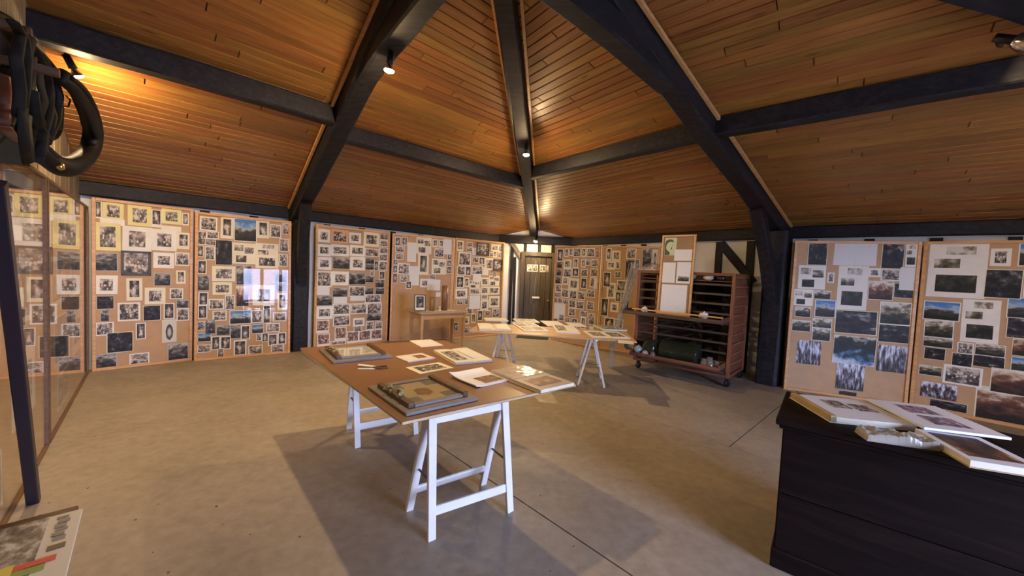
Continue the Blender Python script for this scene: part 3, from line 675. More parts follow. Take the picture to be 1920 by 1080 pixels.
# ------------------------------------------------------------------ trestle tables
WPAINT = plain('white_trestle_paint', (.72, .70, .66), .55, var=.06)
BROWNTOP = plain('brown_hardboard_top', (.23, .115, .048), .38, var=.08, sc=3)
PALETOP = plain('pale_board_edge', (.5, .38, .22), .6)
STRAP = plain('dark_strap', (.05, .045, .04), .6)
def trestle(tname, label, group, apex, feet, parent_z=0):
    """apex = (left, right) top points; feet = two pairs of floor points under left and right"""
    r = empty(tname, ((apex[0][0]+apex[1][0])/2, (apex[0][1]+apex[1][1])/2, 0)); o = Vector(r.location)
    tag(r, label, 'trestle', group)
    A = [Vector(p)-o for p in apex]; Ft = [[Vector(q)-o for q in pr] for pr in feet]
    ax = (A[1]-A[0]).normalized()
    for s_ in (0, 1):
        for k in (0, 1):
            f = Ft[s_][k]; d = (A[s_]-f); sp = (Ft[s_][0]-Ft[s_][1]).normalized()*(.018 if k == 0 else -.018)
            bm = bmesh.new(); bar(bm, f, A[s_]+sp+V(0, 0, -.014), .045, .026, up=tuple(ax.cross(d).normalized())); bevel(bm, .002)
            obj('leg', bm, WPAINT, r)
    L = (Ft[0][0]-Ft[1][0]).length
    barobj('top_rail', A[0]+V(0, 0, -.045), A[1]+V(0, 0, -.045), .03, .07, WPAINT, r)
    for k in (0, 1):
        t = .22; p = Ft[0][k].lerp(A[0], t); q = Ft[1][k].lerp(A[1], t)
        up = (A[0]-Ft[0][k]).normalized()
        barobj('cross_rail', p, q, .018, .055, WPAINT, r, up=tuple(up))
    for s_ in (0, 1):
        barobj('strap', Ft[s_][0].lerp(A[s_], .45), Ft[s_][1].lerp(A[s_], .45), .012, .005, STRAP, r, bw=0)
    return r
def slab_obj(name, quad, z, th, mat, label, cat, edge=None, group=None):
    """board with its top at z over a quad of floor points; origin at its centre"""
    c = sum((Vector(q) for q in quad), Vector())/4; c.z = z-th
    bm = bmesh.new(); prism(bm, [(q[0]-c.x, q[1]-c.y) for q in quad], 0, th); bevel(bm, .0025)
    o = obj(name, bm, [mat, edge] if edge else mat)
    if edge:
        for p in o.data.polygons:
            if abs(p.normal.z) < .5: p.material_index = 1
    o.location = c; tag(o, label, cat, group); return o
T1 = .765
q1 = [at(563, 652, T1), at(754, 791, T1), at(1080, 720, T1), at(830, 638, T1)]
slab_obj('tabletop', q1, T1, .018, BROWNTOP, 'brown hardboard tabletop on white trestles, nearest in the hall', 'tabletop', PALETOP)
zt = T1-.018
trestle('trestle', 'white wooden trestle under the near end of the front tabletop', 'white trestles', ((-.40, 2.0, zt), (-.025, 2.27, zt)),
        [((-.38, 2.05, 0), (-.57, 2.30, 0)), ((.05, 2.33, 0), (-.14, 2.62, 0))])
trestle('trestle', 'white wooden trestle under the far end of the front tabletop', 'white trestles', ((-1.27, 3.13, zt), (-.88, 3.42, zt)),
        [((-1.2, 3.07, 0), (-1.42, 3.42, 0)), ((-.80, 3.37, 0), (-1.02, 3.72, 0))])
T2 = .68
q2 = [V(-.55, 5.06, 0), V(1.60, 4.79, 0), V(1.70, 5.60, 0), V(-.45, 5.87, 0)]
slab_obj('tabletop', q2, T2, .018, plain('pale_brown_top', (.42, .27, .14), .5), 'long pale brown tabletop on trestles before the corner door', 'tabletop', PALETOP)
zt = T2-.018
trestle('trestle', 'narrow trestle under the left end of the long rear tabletop', 'white trestles', ((-.12, 5.25, zt), (-.06, 5.70, zt)),
        [((-.28, 5.22, 0), (.06, 5.17, 0)), ((-.22, 5.76, 0), (.12, 5.71, 0))])
trestle('trestle', 'white trestle under the right end of the long rear tabletop', 'white trestles', ((1.12, 5.12, zt), (1.17, 5.52, zt)),
        [((.95, 5.13, 0), (1.29, 5.06, 0)), ((1.01, 5.58, 0), (1.35, 5.52, 0))])

# ------------------------------------------------------------------ papers, albums and frames on the tables
PAPER = plain('paper', (.68, .66, .60), .55, var=.04)
BLUEPAPER = plain('bright_white_paper', (.72, .74, .78), .5, var=.03)
PAGES = plain('page_block', (.66, .6, .46), .7, sc=40, stretch=(1, 1, 12))
GREYBOX = plain('grey_painted_frame', (.20, .175, .165), .5)
DARKBAR = wood('dark_bar_wood', ((.05, .025, .012), (.09, .045, .02), (.14, .07, .035)), .5)
TANCOVER = plain('tan_cover', (.42, .30, .14), .6)
SLEEVE = glassy('plastic_sleeve', 1.6, rough=.08, opacity=.12, bodycol=(.8, .8, .8))
def local_quad(pts, z):
    """rectangle frame fitted to 4 image points at height z: origin centre, X along first edge"""
    w = [at(x, y, z) for x, y in pts]; c = sum(w, Vector())/4
    x = ((w[1]-w[0])+(w[2]-w[3])).normalized(); y = V(-x.y, x.x, 0)
    lx = ((w[1]-w[0]).length+(w[2]-w[3]).length)/2; ly = (abs((w[3]-w[0]).dot(y))+abs((w[2]-w[1]).dot(y)))/2
    if (w[3]-w[0]).dot(y) < 0: y = -y; 
    ang = math.atan2(x.y, x.x); flip = (w[3]-w[0]).dot(V(-x.y, x.x, 0)) < 0
    return V(c.x, c.y, z), ang, lx, ly
def flat_print(bm, x0, y0, x1, y1, z, mi):
    f = bm.faces.new([bm.verts.new(p) for p in ((x0, y0, z), (x1, y0, z), (x1, y1, z), (x0, y1, z))]); f.material_index = mi
def picflat(name, stops, nsc=(4, 4), **k):
    """like pic() but for things lying flat (uses generated Y)"""
    m = pic(name, stops, nsc, **k)
    for n_ in m.node_tree.nodes:
        if n_.type == 'SEPXYZ':
            for l in list(m.node_tree.links):
                if l.from_node == n_ and l.from_socket.name == 'Z':
                    to = l.to_socket; m.node_tree.links.remove(l); m.node_tree.links.new(n_.outputs['Y'], to)
    return m
PF_G = picflat('flat_group', BW(.8), (5, 4), vor=3.0, amp=.7)
PF_B = picflat('flat_brown', [(.2, (.10, .05, .03)), (.5, (.2, .1, .06)), (.8, (.45, .32, .24))], (4, 3), amp=.7)
PF_O = picflat('flat_blob', [(0, (.52, .44, .27)), (.36, (.50, .42, .26)), (.42, (.2, .12, .06)), (.7, (.3, .2, .11))], (5, 5), blob=1.5, amp=.3, base=-.25)
PF_P = picflat('flat_park', [(.15, (.05, .04, .06)), (.45, (.2, .13, .16)), (.7, (.42, .38, .5)), (.9, (.65, .66, .8))], (6, 4), amp=.9)
PF_N = picflat('flat_night', [(.2, (.01, .01, .015)), (.5, (.06, .035, .02)), (.75, (.2, .08, .03)), (.95, (.5, .4, .3))], (4, 3), amp=.8, grad=-.4)
PF_T = picflat('flat_text', [(.05, g_(.4)), (.35, (.64, .65, .64)), (.7, (.72, .73, .72))], (12, 3), amp=.25, base=.2, stripes=90)
def sheet(name, pts, z, label, cat, prints=(), th=.002, mat=None, curl=0.0, group=None, matp=None):
    """thin paper thing: quad of image points at height z; prints = list of (x0,y0,x1,y1,material) in 0..1"""
    c, ang, lx, ly = local_quad(pts, z); rnd = random.Random(int(pts[0][0]))
    mats = [mat or PAPER]; bm = bmesh.new(); nx, ny = 8, 6
    def hz(u, v): return curl*max(0, (v-.55)/.45)**2 + curl*.5*max(0, (.25-u)/.25)**2
    g = [[bm.verts.new(((u/nx-.5)*lx, (v/ny-.5)*ly, th+hz(u/nx, v/ny))) for u in range(nx+1)] for v in range(ny+1)]
    lo = [[bm.verts.new(((u/nx-.5)*lx, (v/ny-.5)*ly, hz(u/nx, v/ny)*.98)) for u in range(nx+1)] for v in range(ny+1)]
    for v in range(ny):
        for u in range(nx):
            bm.faces.new((g[v][u], g[v][u+1], g[v+1][u+1], g[v+1][u])); bm.faces.new((lo[v][u], lo[v+1][u], lo[v+1][u+1], lo[v][u+1]))
    for u in range(nx): bm.faces.new((g[0][u], lo[0][u], lo[0][u+1], g[0][u+1])); bm.faces.new((g[ny][u], g[ny][u+1], lo[ny][u+1], lo[ny][u]))
    for v in range(ny): bm.faces.new((g[v][0], g[v+1][0], lo[v+1][0], lo[v][0])); bm.faces.new((g[v][nx], lo[v][nx], lo[v+1][nx], g[v+1][nx]))
    r = empty(name, (c.x, c.y, z)); r.rotation_euler = (0, 0, ang); tag(r, label, cat, group)
    obj('leaf', bm, mats, r)
    for (x0, y0, x1, y1, m_) in prints:
        b2 = bmesh.new(); box(b2, (0, 0, 0), ((x1-x0)*lx, (y1-y0)*ly, .0008)); o = obj('print', b2, m_, r)
        cu, cv = (x0+x1)/2, (y0+y1)/2
        o.location = ((cu-.5)*lx, (cv-.5)*ly, th+.0006+hz(cu, cv)); 
        if curl: o.rotation_euler = (math.atan2(curl*2*max(0, (cv-.55)/.45)/.45, ly), 0, 0)
    return r
def album(name, pts, z, th, label, cat='book', prints=(), cover=TANCOVER, page=PAPER, spread=True, sleeve=False, group=None, tilt=0):
    """open album: cover boards, two page blocks with a gutter, prints on the pages"""
    c, ang, lx, ly = local_quad(pts, z+th); r = empty(name, (c.x, c.y, z)); r.rotation_euler = (0, 0, ang); tag(r, label, cat, group)
    boxobj('cover', (0, 0, .002), (lx+.012, ly+.012, .004), cover, r, .001)
    halves = ((-.25, lx*.49), (.25, lx*.49)) if spread else ((0, lx),)
    for i, (o_, w) in enumerate(halves):
        bm = bmesh.new(); n = 8; vs = []
        for k in range(n+1):
            u = k/n; x = o_*lx-w/2+w*u
            e = (u if i == 0 else 1-u) if spread else .5
            zt_ = th*(1-.35*e**6) if spread else th
            vs.append((x, zt_))
        top0 = [bm.verts.new((x, -ly/2, zz)) for x, zz in vs]; top1 = [bm.verts.new((x, ly/2, zz)) for x, zz in vs]
        b0 = [bm.verts.new((x, -ly/2, .004)) for x, _ in vs]; b1 = [bm.verts.new((x, ly/2, .004)) for x, _ in vs]
        for k in range(n):
            for f_, mi in (((top0[k], top0[k+1], top1[k+1], top1[k]), 0), ((b0[k], top0[k], top1[k], b1[k]), 1) if k == 0 else (None, 0), ((b0[k], b0[k+1], top0[k+1], top0[k]), 1), ((b1[k+1], b1[k], top1[k], top1[k+1]), 1)):
                if f_: 
                    ff = bm.faces.new(f_); ff.material_index = mi
        ff = bm.faces.new((b0[n], b1[n], top1[n], top0[n])); ff.material_index = 1
        obj('page_block', bm, [page, PAGES], r)
    for (x0, y0, x1, y1, m_) in prints:
        b2 = bmesh.new(); box(b2, (0, 0, 0), ((x1-x0)*lx, (y1-y0)*ly, .0008)); o = obj('print', b2, m_, r)
        o.location = (((x0+x1)/2-.5)*lx, ((y0+y1)/2-.5)*ly, th+.0008)
    if sleeve:
        bm = bmesh.new(); n = 14; rnd = random.Random(4)
        g = [[bm.verts.new((-lx/2+lx*.5*u/n, -ly/2+ly*v/n, th+.003+rnd.uniform(0, .006))) for u in range(n+1)] for v in range(n+1)]
        for v in range(n):
            for u in range(n): bm.faces.new((g[v][u], g[v][u+1], g[v+1][u+1], g[v+1][u]))
        obj('plastic_sleeve', bm, SLEEVE, r, True)
    return r
def shadow_box(pts, z, label, mirror=False):
    c, ang, lx, ly = local_quad(pts, z+.02); r = empty('picture_frame', (c.x, c.y, z)); r.rotation_euler = (0, 0, ang); tag(r, label, 'picture frame')
    boxobj('base_board', (0, 0, .009), (lx, ly, .018), GREYBOX, r, .003)
    iw, ih = lx*.68, ly*.66
    boxobj('picture', (0, 0, .022), (iw, ih, .004), PF_O if not mirror else plain('painted_glare', (.55, .53, .48), .5), r, 0)  # mirror: the white glare on the pane is painted as a pale colour
    for sx in (-1, 1): boxobj('side_bar', (sx*(iw/2+.018), 0, .03), (.034, ih+.07, .03), DARKBAR, r, .003)
    for sy in (-1, 1): boxobj('end_bar', (0, sy*(ih/2+.02), .024), (iw+.0, .036, .016), GREYBOX, r, .003)
    boxobj('glass', (0, 0, .03), (iw-.002, ih-.002, .003), GLASS, r, 0)
    if not mirror:
        for cx_, cy_ in ((-.3, .28), (.3, .28), (-.3, -.28), (.3, -.28)): boxobj('corner_mount', (cx_*iw*1.2, cy_*ih*1.25, .0246), (iw*.26, ih*.24, .001), plain('slate_blue', (.16, .19, .19), .6), r, 0)
    bm = bmesh.new(); rr = random.Random(3)
    for i in range(16):
        p = V(-iw/2-.02+rr.uniform(-.03, .03), rr.uniform(-.10, .10), .05+rr.uniform(-.008, .012)); s_ = rr.uniform(.008, .015)
        bmesh.ops.create_icosphere(bm, subdivisions=1, radius=s_, matrix=Matrix.Translation(p))
        e = p+V(rr.uniform(-.02, .02), rr.uniform(-.03, .03), -.01); tube(bm, [p, e], .002, 4)
    obj('dried_flowers', bm, plain('dried_flowers', (.30, .24, .10), .8, var=.5, sc=60), r)
    return r
t1 = T1
shadow_box([(762, 773), (902, 744), (808, 704), (690, 724)], t1, 'grey picture frame with dried flowers at the near edge of the front table')
shadow_box([(629, 678), (739, 666), (696, 646), (594, 653)], t1, 'grey picture frame with glare painted on its pane at the far left of the front table', True)
sheet('booklet', [(785, 652), (832, 648), (807, 637), (772, 639)], t1, 'pale open booklet at the far edge of the front table', 'booklet', [(.1, .2, .45, .8, PF_T), (.55, .2, .9, .8, PF_T)], .004)
album('album', [(923, 673), (863, 680), (805, 656), (875, 652)][::-1] and [(863, 680), (923, 673), (875, 652), (805, 656)], t1, .022, 'thick open album with pale pages behind the white magazine', 'album', [(.08, .15, .42, .8, PF_G), (.58, .2, .9, .8, PF_T)])
for k, (dx, dy, a_) in enumerate(((0, 0, 0), (6, -1, .1))): pass
sheet('paper_stack', [(764, 680), (823, 672), (783, 664), (742, 670)], t1, 'loose stack of printed leaflets left of the open album', 'papers', [(.5, .25, .85, .75, PF_B), (.1, .3, .4, .8, PF_T)], .008)
sheet('mounted_photograph', [(788, 701), (853, 690), (821, 680), (759, 690)], t1, 'dark photograph on a cream mount in the middle of the front table', 'photograph', [(.14, .16, .86, .84, PF_G)], .003, CREAM_CARD)
sheet('magazine', [(886, 730), (949, 715), (911, 694), (848, 706)], t1, 'bright white magazine with a curled cover at the front table edge', 'magazine', [(.35, .1, .9, .55, PF_B), (.15, .62, .85, .72, PF_T)], .007, BLUEPAPER, curl=.02)
album('album', [(1015, 732), (1072, 718), (985, 685), (920, 695)], t1, .024, 'open album with shiny plastic sleeve at the right corner of the front table', 'album', [(.15, .12, .85, .42, PF_B)], spread=False, page=plain('beige_page', (.40, .33, .28), .5))
bpy_al = [o for o in bpy.data.objects if o.get('label') == 'open album with shiny plastic sleeve at the right corner of the front table'][0]
c, ang, lx, ly = local_quad([(1015, 732), (1072, 718), (985, 685), (920, 695)], t1+.024)
bm = bmesh.new(); n = 16; rnd = random.Random(4)
g = [[bm.verts.new((-lx/2+lx*u/n, ly*.02+ly*.48*v/n, .0262+.008*abs(math.sin(u*1.3+v*.8))*rnd.uniform(.3, 1))) for u in range(n+1)] for v in range(n+1)]
for v in range(n):
    for u in range(n): bm.faces.new((g[v][u], g[v][u+1], g[v+1][u+1], g[v+1][u]))
obj('plastic_sleeve', bm, glassy('crinkled_sleeve', 2.2, rough=.16, opacity=.3, bodycol=(.75, .7, .62)), bpy_al, True)
# small folded strip with a curled ribbon
r = empty('folded_card', at(700, 690, t1)); r.location.z = t1; r.rotation_euler = (0, 0, .15); tag(r, 'small folded card strips beside a brown cord loop on the front table', 'card')
boxobj('strip', (-.05, .025, .004), (.12, .035, .004), CREAM_CARD, r, 0, Matrix.Rotation(.12, 4, 'Y')); boxobj('strip', (-.04, -.03, .003), (.11, .03, .004), PAPER, r, 0)
bm = bmesh.new(); tube(bm, [V(.05+.05*math.cos(a*.5), -.0+.03*math.sin(a*.5), .006+.004*math.sin(a)) for a in range(14)], .006, 6); obj('cord_loop', bm, plain('brown_cord', (.12, .07, .04), .6), r, True)

# rear table things
t2 = T2
sheet('thin_book', [(905, 602), (951, 603), (950, 598), (912, 597)], t2, 'thin pale book at the far left of the rear table', 'book', [(.1, .2, .9, .8, PF_T)], .015)
sheet('thin_book', [(963, 605), (1010, 606), (1004, 600), (966, 599)], t2, 'thin pale book behind the glittering album on the rear table', 'book', [(.1, .2, .9, .8, PF_G)], .015)
album('open_book', [(893, 616), (957, 618), (952, 607), (900, 606)], t2, .03, 'open book with white pages at the left of the rear table', 'book', [(.06, .1, .45, .85, PF_T), (.56, .1, .94, .85, PF_T)])
sheet('glossy_album', [(975, 622), (1020, 622), (1008, 607), (966, 606)], t2, 'glittering album page in plastic on the rear table', 'album', [(.08, .1, .48, .45, PF_G), (.52, .1, .92, .45, PF_B), (.08, .55, .48, .9, PF_B), (.52, .55, .92, .9, PF_G)], .012)
sheet('paper_stack', [(1022, 612), (1056, 613), (1052, 603), (1017, 602)], t2, 'flat papers right of the glittering album', 'papers', [(.1, .1, .9, .9, PF_T)], .008)
sheet('paper_stack', [(1035, 624), (1078, 626), (1084, 613), (1042, 611)], t2, 'untidy paper stack in the middle of the rear table', 'papers', [(.1, .2, .5, .9, PF_G), (.55, .1, .95, .6, PF_T)], .018)
sheet('paper_sheet', [(1066, 612), (1096, 613), (1092, 606), (1064, 605)], t2, 'single white sheet at the back of the rear table', 'papers', [(.1, .1, .9, .9, PF_T)], .004)
album('album', [(1104, 631), (1178, 634), (1162, 622), (1098, 620)], t2, .016, 'open pale album at the right of the rear table', 'album', [(.08, .15, .42, .8, PF_G), (.56, .15, .92, .8, PF_G)])
sheet('glazed_print', [(1124, 620), (1168, 621), (1160, 613), (1120, 612)], t2, 'glass-covered print with a bright front edge on the rear table', 'print', [(.05, .05, .95, .95, PF_G)], .022, plain('painted_edge_light', (.55, .68, .6), .1))  # opaque pale green paints in the light caught by the glass edge
bm = bmesh.new(); rr = random.Random(9)
o = sheet('hanging_paper', [(1160, 643), (1190, 646), (1186, 640), (1158, 638)], t2, 'white paper sliding over the right edge of the rear table', 'papers', [], .004)

# ------------------------------------------------------------------ small pine table
PINE = wood('old_pine', ((.36, .20, .08), (.5, .30, .13), (.6, .38, .18)), .5)
PINEV = wood('old_pine_upright', ((.36, .20, .08), (.5, .30, .13), (.6, .38, .18)), .5, stretch=(16, 16, 1.5))
T3 = .70
a3 = at(787, 587, T3); b3 = at(879, 584, T3); x3 = (b3-a3).normalized(); y3 = V(-x3.y, x3.x, 0); L3 = (b3-a3).length
tb = empty('small_table', V(a3.x, a3.y, 0)); tb.rotation_euler = (0, 0, math.atan2(x3.y, x3.x)); tag(tb, 'small pine table with tapered legs before the half-empty board', 'table')
D3 = .56
boxobj('table_top', (L3/2, D3/2, T3-.012), (L3, D3, .024), wood('worn_top', ((.3, .2, .12), (.42, .31, .2), (.52, .42, .3)), .5), tb, .004)
for sx in (.07, L3-.07):
    for sy in (.06, D3-.06):
        bm = bmesh.new(); m = Matrix.Translation((sx, sy, 0)); vs = []
        for z_, w_ in ((0, .03), (T3-.13, .052), (T3-.024, .055)): vs.append([bm.verts.new((sx+dx*w_/2, sy+dy*w_/2, z_)) for dx, dy in ((-1, -1), (1, -1), (1, 1), (-1, 1))])
        for i in range(2):
            for k in range(4): bm.faces.new((vs[i][k], vs[i][(k+1) % 4], vs[i+1][(k+1) % 4], vs[i+1][k]))
        bm.faces.new(vs[0]); bm.faces.new(vs[2]); obj('leg', bm, PINEV, tb)
for c_, s_ in (((L3/2, .05, T3-.075), (L3-.16, .022, .1)), ((L3/2, D3-.05, T3-.075), (L3-.16, .022, .1)), ((.06, D3/2, T3-.075), (.022, D3-.14, .1)), ((L3-.06, D3/2, T3-.075), (.022, D3-.14, .1))):
    boxobj('apron', c_, s_, PINE, tb, .002)
def t3(sx, sy): return a3+x3*sx+y3*sy
# lace runner
bm = bmesh.new(); nx = 24; rr = random.Random(2)
for i in range(nx):
    for j in range(8): pass
o = boxobj('table_runner', (0, 0, .0015), (L3*.72, .24, .003), plain('cream_lace', (.6, .55, .42), .9, var=.25, sc=60), None, 0); c_ = t3(L3*.46, .27); o.location = (c_.x, c_.y, T3); o.rotation_euler = tb.rotation_euler; tag(o, 'cream patterned runner on the small pine table', 'runner')
pf = empty('portrait_frame', V(t3(.10, .22).x, t3(.10, .22).y, T3+.003)); pf.rotation_euler = (0, 0, math.atan2(x3.y, x3.x)-.25); tag(pf, 'framed old portrait standing on the small pine table', 'picture frame')
tl = Matrix.Rotation(-.14, 4, 'X')
for c_, s_ in (((0, 0, .01), (.20, .018, .02)), ((0, 0, .29), (.20, .018, .02)), ((-.091, 0, .15), (.018, .018, .28)), ((.091, 0, .15), (.018, .018, .28))): boxobj('frame_rail', c_, s_, DARK_CARD, pf, .002, tl)
o = boxobj('mount', (0, 0, .15), (.18, .006, .27), CREAM_CARD, pf, 0, tl); o = boxobj('portrait', (0, -.004, .165), (.13, .003, .20), PIC['p'], pf, 0, tl); boxobj('easel_leg', (0, .06, .10), (.05, .006, .215), DARK_CARD, pf, 0, Matrix.Rotation(.32, 4, 'X'))
def tubecase(sx, sy, rad, h, col, label):
    bm = bmesh.new(); lathe(bm, [(0, 0), (rad, 0), (rad, h), (rad*.86, h), (rad*.86, h-.01), (0, h-.01)], 20)
    o = obj('shell_case', bm, wood('case_'+label[:4], [tuple(v*k for v in col) for k in (.7, 1, 1.3)], .35, stretch=(18, 18, 1.5)), None, False)
    for p in o.data.polygons: p.use_smooth = abs(p.normal.z) < .5
    p = t3(sx, sy); o.location = (p.x, p.y, T3+.003); tag(o, label, 'shell case'); return o
tubecase(.34*L3+.02, .26, .048, .25, (.24, .15, .07), 'short dark tube case standing on the small pine table')
tubecase(.62*L3, .27, .058, .46, (.20, .10, .055), 'tall brown tube case standing on the small pine table')
bm = bmesh.new(); lathe(bm, [(0, 0), (.03, 0), (.026, .02), (.014, .03), (.014, .06), (.024, .075), (0, .08)], 14); o = obj('candlestick', bm, plain('pale_ceramic', (.6, .56, .48), .3), None, True); p = t3(.5*L3, .22); o.location = (p.x, p.y, T3+.003); tag(o, 'little pale candlestick between the two tube cases', 'candlestick')

# ------------------------------------------------------------------ wheeled drying rack
REDW = wood('red_brown_wood', ((.09, .032, .016), (.15, .052, .026), (.21, .075, .038)), .45, stretch=(1.2, 18, 18), tint=.15)
REDV = wood('red_brown_upright', ((.13, .042, .018), (.20, .068, .03), (.27, .095, .045)), .45, stretch=(18, 18, 1.2))
DKW = wood('dark_slat_wood', ((.035, .024, .016), (.06, .042, .028), (.10, .07, .048)), .55, stretch=(1.2, 18, 18))
RO = V(3.07, 5.29, 0); rx = V(-.728, .686, 0).normalized(); ry = V(.686, .728, 0).normalized()     # rx: along the front to the left, ry: to the back
# local axes: X from left end to right end, Y to the back
RW, RD, RH, RZ = 1.42, .84, 1.60, .13
rm = Matrix((-rx, ry, V(0, 0, 1))).transposed().to_4x4(); rm.translation = RO+rx*RW
rk = empty('drying_rack', mat=rm); tag(rk, 'tall red-brown wooden rack on castors with slatted sides and open shelves', 'rack')
pt = .045
for sx in (pt/2, RW-pt/2):
    for sy in (pt/2, RD-pt/2): boxobj('upright', (sx, sy, (RZ+RH)/2), (pt, pt, RH-RZ), REDV, rk, .003)
for z_ in (RZ+.02, RH-.02):
    for sx in (pt/2, RW-pt/2): boxobj('side_rail', (sx, RD/2, z_), (pt*.8, RD-2*pt, .04), REDV, rk, .003)
    for sy in (pt/2, RD-pt/2): boxobj('long_rail', (RW/2, sy, z_), (RW-2*pt, pt*.8, .04), REDW, rk, .003)
NZ = 10; BEAD = wood('orange_brown_bead', ((.22, .075, .03), (.32, .12, .05), (.4, .16, .07)), .45, stretch=(18, 1.2, 18))
for k in range(NZ):
    z_ = RZ+.05+(k+.5)*(RH-RZ-.1)/NZ; hh = (RH-RZ-.1)/NZ
    for sx, off in ((RW-.022, .004), (.022, -.004)):
        gap = 0 if (sx > 1 and k not in (1, 5, 6, 4)) else .10
        boxobj('side_slat', (sx, (RD-gap)/2, z_), (.014, RD-2*pt-gap, hh-.022), wood('slat_%d' % k, [(v[0]*(1+.12*(k % 3)), v[1]*(1+.1*(k % 3)), v[2]) for v in ((.10, .036, .02), (.15, .055, .03), (.2, .08, .043))], .5, stretch=(18, 1.2, 18)) if sx > 1 else REDW, rk, .002)
        boxobj('side_bead', (sx+off*2, RD/2, z_+hh/2), (.022, RD-2*pt, .018), BEAD, rk, .002)
    # front runner and shelf slats
    zz_ = z_-hh/2+.02
    boxobj('front_slat', (RW/2, .03, zz_), (RW-2*pt, .03, .03), DKW, rk, .002)
    boxobj('back_slat', (RW/2, RD-.03, zz_), (RW-2*pt, .03, .03), DKW, rk, .002)
    for sx in (.35, .72, 1.08): boxobj('shelf_runner', (sx, RD/2, zz_+.005), (.05, RD-.1, .014), DKW, rk, 0)
boxobj('back_panel', (RW/2-.12, RD-.01, (RZ+RH)/2), (RW-2*pt-.24, .01, RH-RZ-.1), plain('black_backing', (.012, .009, .008), .8), rk, 0)
boxobj('shelf_board', (RW/2, RD/2, RH-.12), (RW-.1, RD-.1, .014), REDW, rk, .002)
boxobj('centre_upright', (RW*.52, RD-.06, (RZ+RH)/2), (.16, .02, RH-RZ-.08), DKW, rk, .002)
boxobj('centre_upright', (RW*.80, RD-.06, (RZ+RH)/2), (.14, .02, RH-RZ-.08), DKW, rk, .002)
for sx in (.08, RW-.03):
    for sy in (.05, RD-.05):
        bm = bmesh.new(); m = Matrix.Translation((sx, sy, .052)) @ Matrix.Rotation(math.pi/2, 4, 'Y') @ Matrix.Rotation(.4, 4, 'X')
        lathe(bm, [(0, -.014), (.046, -.014), (.052, -.008), (.052, .008), (.046, .014), (0, .014)], 18, m)
        w_ = obj('castor', bm, BLACKMETAL, rk, True); boxobj('castor_fork', (sx, sy, .10), (.045, .045, .05), BLACKMETAL, w_, .003)
# pulled-out trays
def tray(z_, s0, s1_, e, label, dep=.5):
    x0, x1 = RW-s1_, RW-s0
    m = rm @ Matrix.Translation((x0, -e, z_))
    t = empty('tray', mat=m); w_ = x1-x0; tag(t, label, 'tray')
    boxobj('tray_board', (w_/2, dep/2, .008), (w_, dep, .016), DKW, t, .002)
    boxobj('tray_front', (w_/2, .01, .03), (w_, .02, .05), DKW if z_ > .5 else REDW, t, .003)
    boxobj('tray_side', (.01, dep/2, .04), (.018, dep-.05, .075), REDW, t, .003)
    boxobj('tray_side', (w_-.01, dep/2, .04), (.018, dep-.05, .075), REDW, t, .003)
    return t
tt = tray(.915, .03, 1.45, .40, 'upper wide tray pulled out of the rack as a shelf', .40)
tlw = tray(.27, .05, 1.33, .32, 'lower tray pulled out near the floor with glass ware', .34)
def rp(s_, e, z_):                                   # s from the right end along the front, e out of the front
    return RO+rx*s_-ry*e+V(0, 0, z_)
st = barobj('stick', rp(1.30, .36, 1.0015), rp(.034, .36, 1.0015), .05, .018, FRAMEWOOD, None); tag(st, 'long tan stick lying on the front edge of the upper tray', 'stick')
# leaning text board on the tray
bx = -rx; pl_ = rp(1.05, .05, .935); sb = empty('notice_board', mat=frame_mat(pl_, bx, (0, 0, 1)) @ Matrix.Rotation(-.05, 4, 'X')); tag(sb, 'tall narrow pine-framed notice board leaning on the rack', 'notice board')
BWd, BH = .50, 1.22
boxobj('backing_board', (BWd/2, .006, BH/2), (BWd-.01, .012, BH-.01), plain('notice_backing', (.30, .19, .09), .6), sb, 0)
for c_, s_ in (((.014, -.004, BH/2), (.028, .03, BH)), ((BWd-.014, -.004, BH/2), (.028, .03, BH)), ((BWd/2, -.004, BH-.014), (BWd-.056, .03, .028)), ((BWd/2, -.004, .014), (BWd-.056, .03, .028))): boxobj('frame_rail', c_, s_, FRAMEWOOD, sb, .003)
for (x0, z0, x1, z1) in ((.04, .49, .235, .80), (.255, .49, .46, .81), (.20, .83, .46, 1.0), (.05, .05, .43, .465)):
    photo(sb, x0, z0, x1, z1, 't', -.002, random)
boxobj('printed_photograph', (.36, -.0042, .56), (.16, .001, .07), PIC['d'], sb, 0)
gp_ = plain('pale_green_print', (.50, .58, .38), .5, var=.04); dg = plain('dark_green_ink', (.03, .07, .03), .5); 
pr = boxobj('portrait_poster', (.13, -.002, 1.045), (.18, .002, .27), gp_, sb, 0); pr['label'] = 'pale green poster with a dark-haired head in profile'
def blobface(pts, y, m_, par):
    bm = bmesh.new(); vs = [bm.verts.new((x, y, z)) for x, z in pts]; vs2 = [bm.verts.new((x, y+.0006, z)) for x, z in pts]; bm.faces.new(vs); bm.faces.new(vs2[::-1])
    for i in range(len(pts)): bm.faces.new((vs[i], vs[(i+1) % len(pts)], vs2[(i+1) % len(pts)], vs2[i]))
    return obj('ink_shape', bm, m_, par)
X0, Z0 = .045, .915
blobface([(X0+x, Z0+z) for x, z in ((0, 0), (.075, 0), (.085, .03), (.06, .06), (.03, .08), (.02, .12), (.03, .17), (.06, .2), (.1, .205), (.125, .19), (.13, .215), (.10, .24), (.05, .24), (.015, .22), (0, .18))], -.0036, dg, sb)
blobface([(X0+x, Z0+z) for x, z in ((.085, .08), (.11, .09), (.115, .11), (.105, .125), (.115, .14), (.12, .17), (.11, .14), (.10, .12), (.10, .105), (.09, .095))], -.0036, dg, sb)
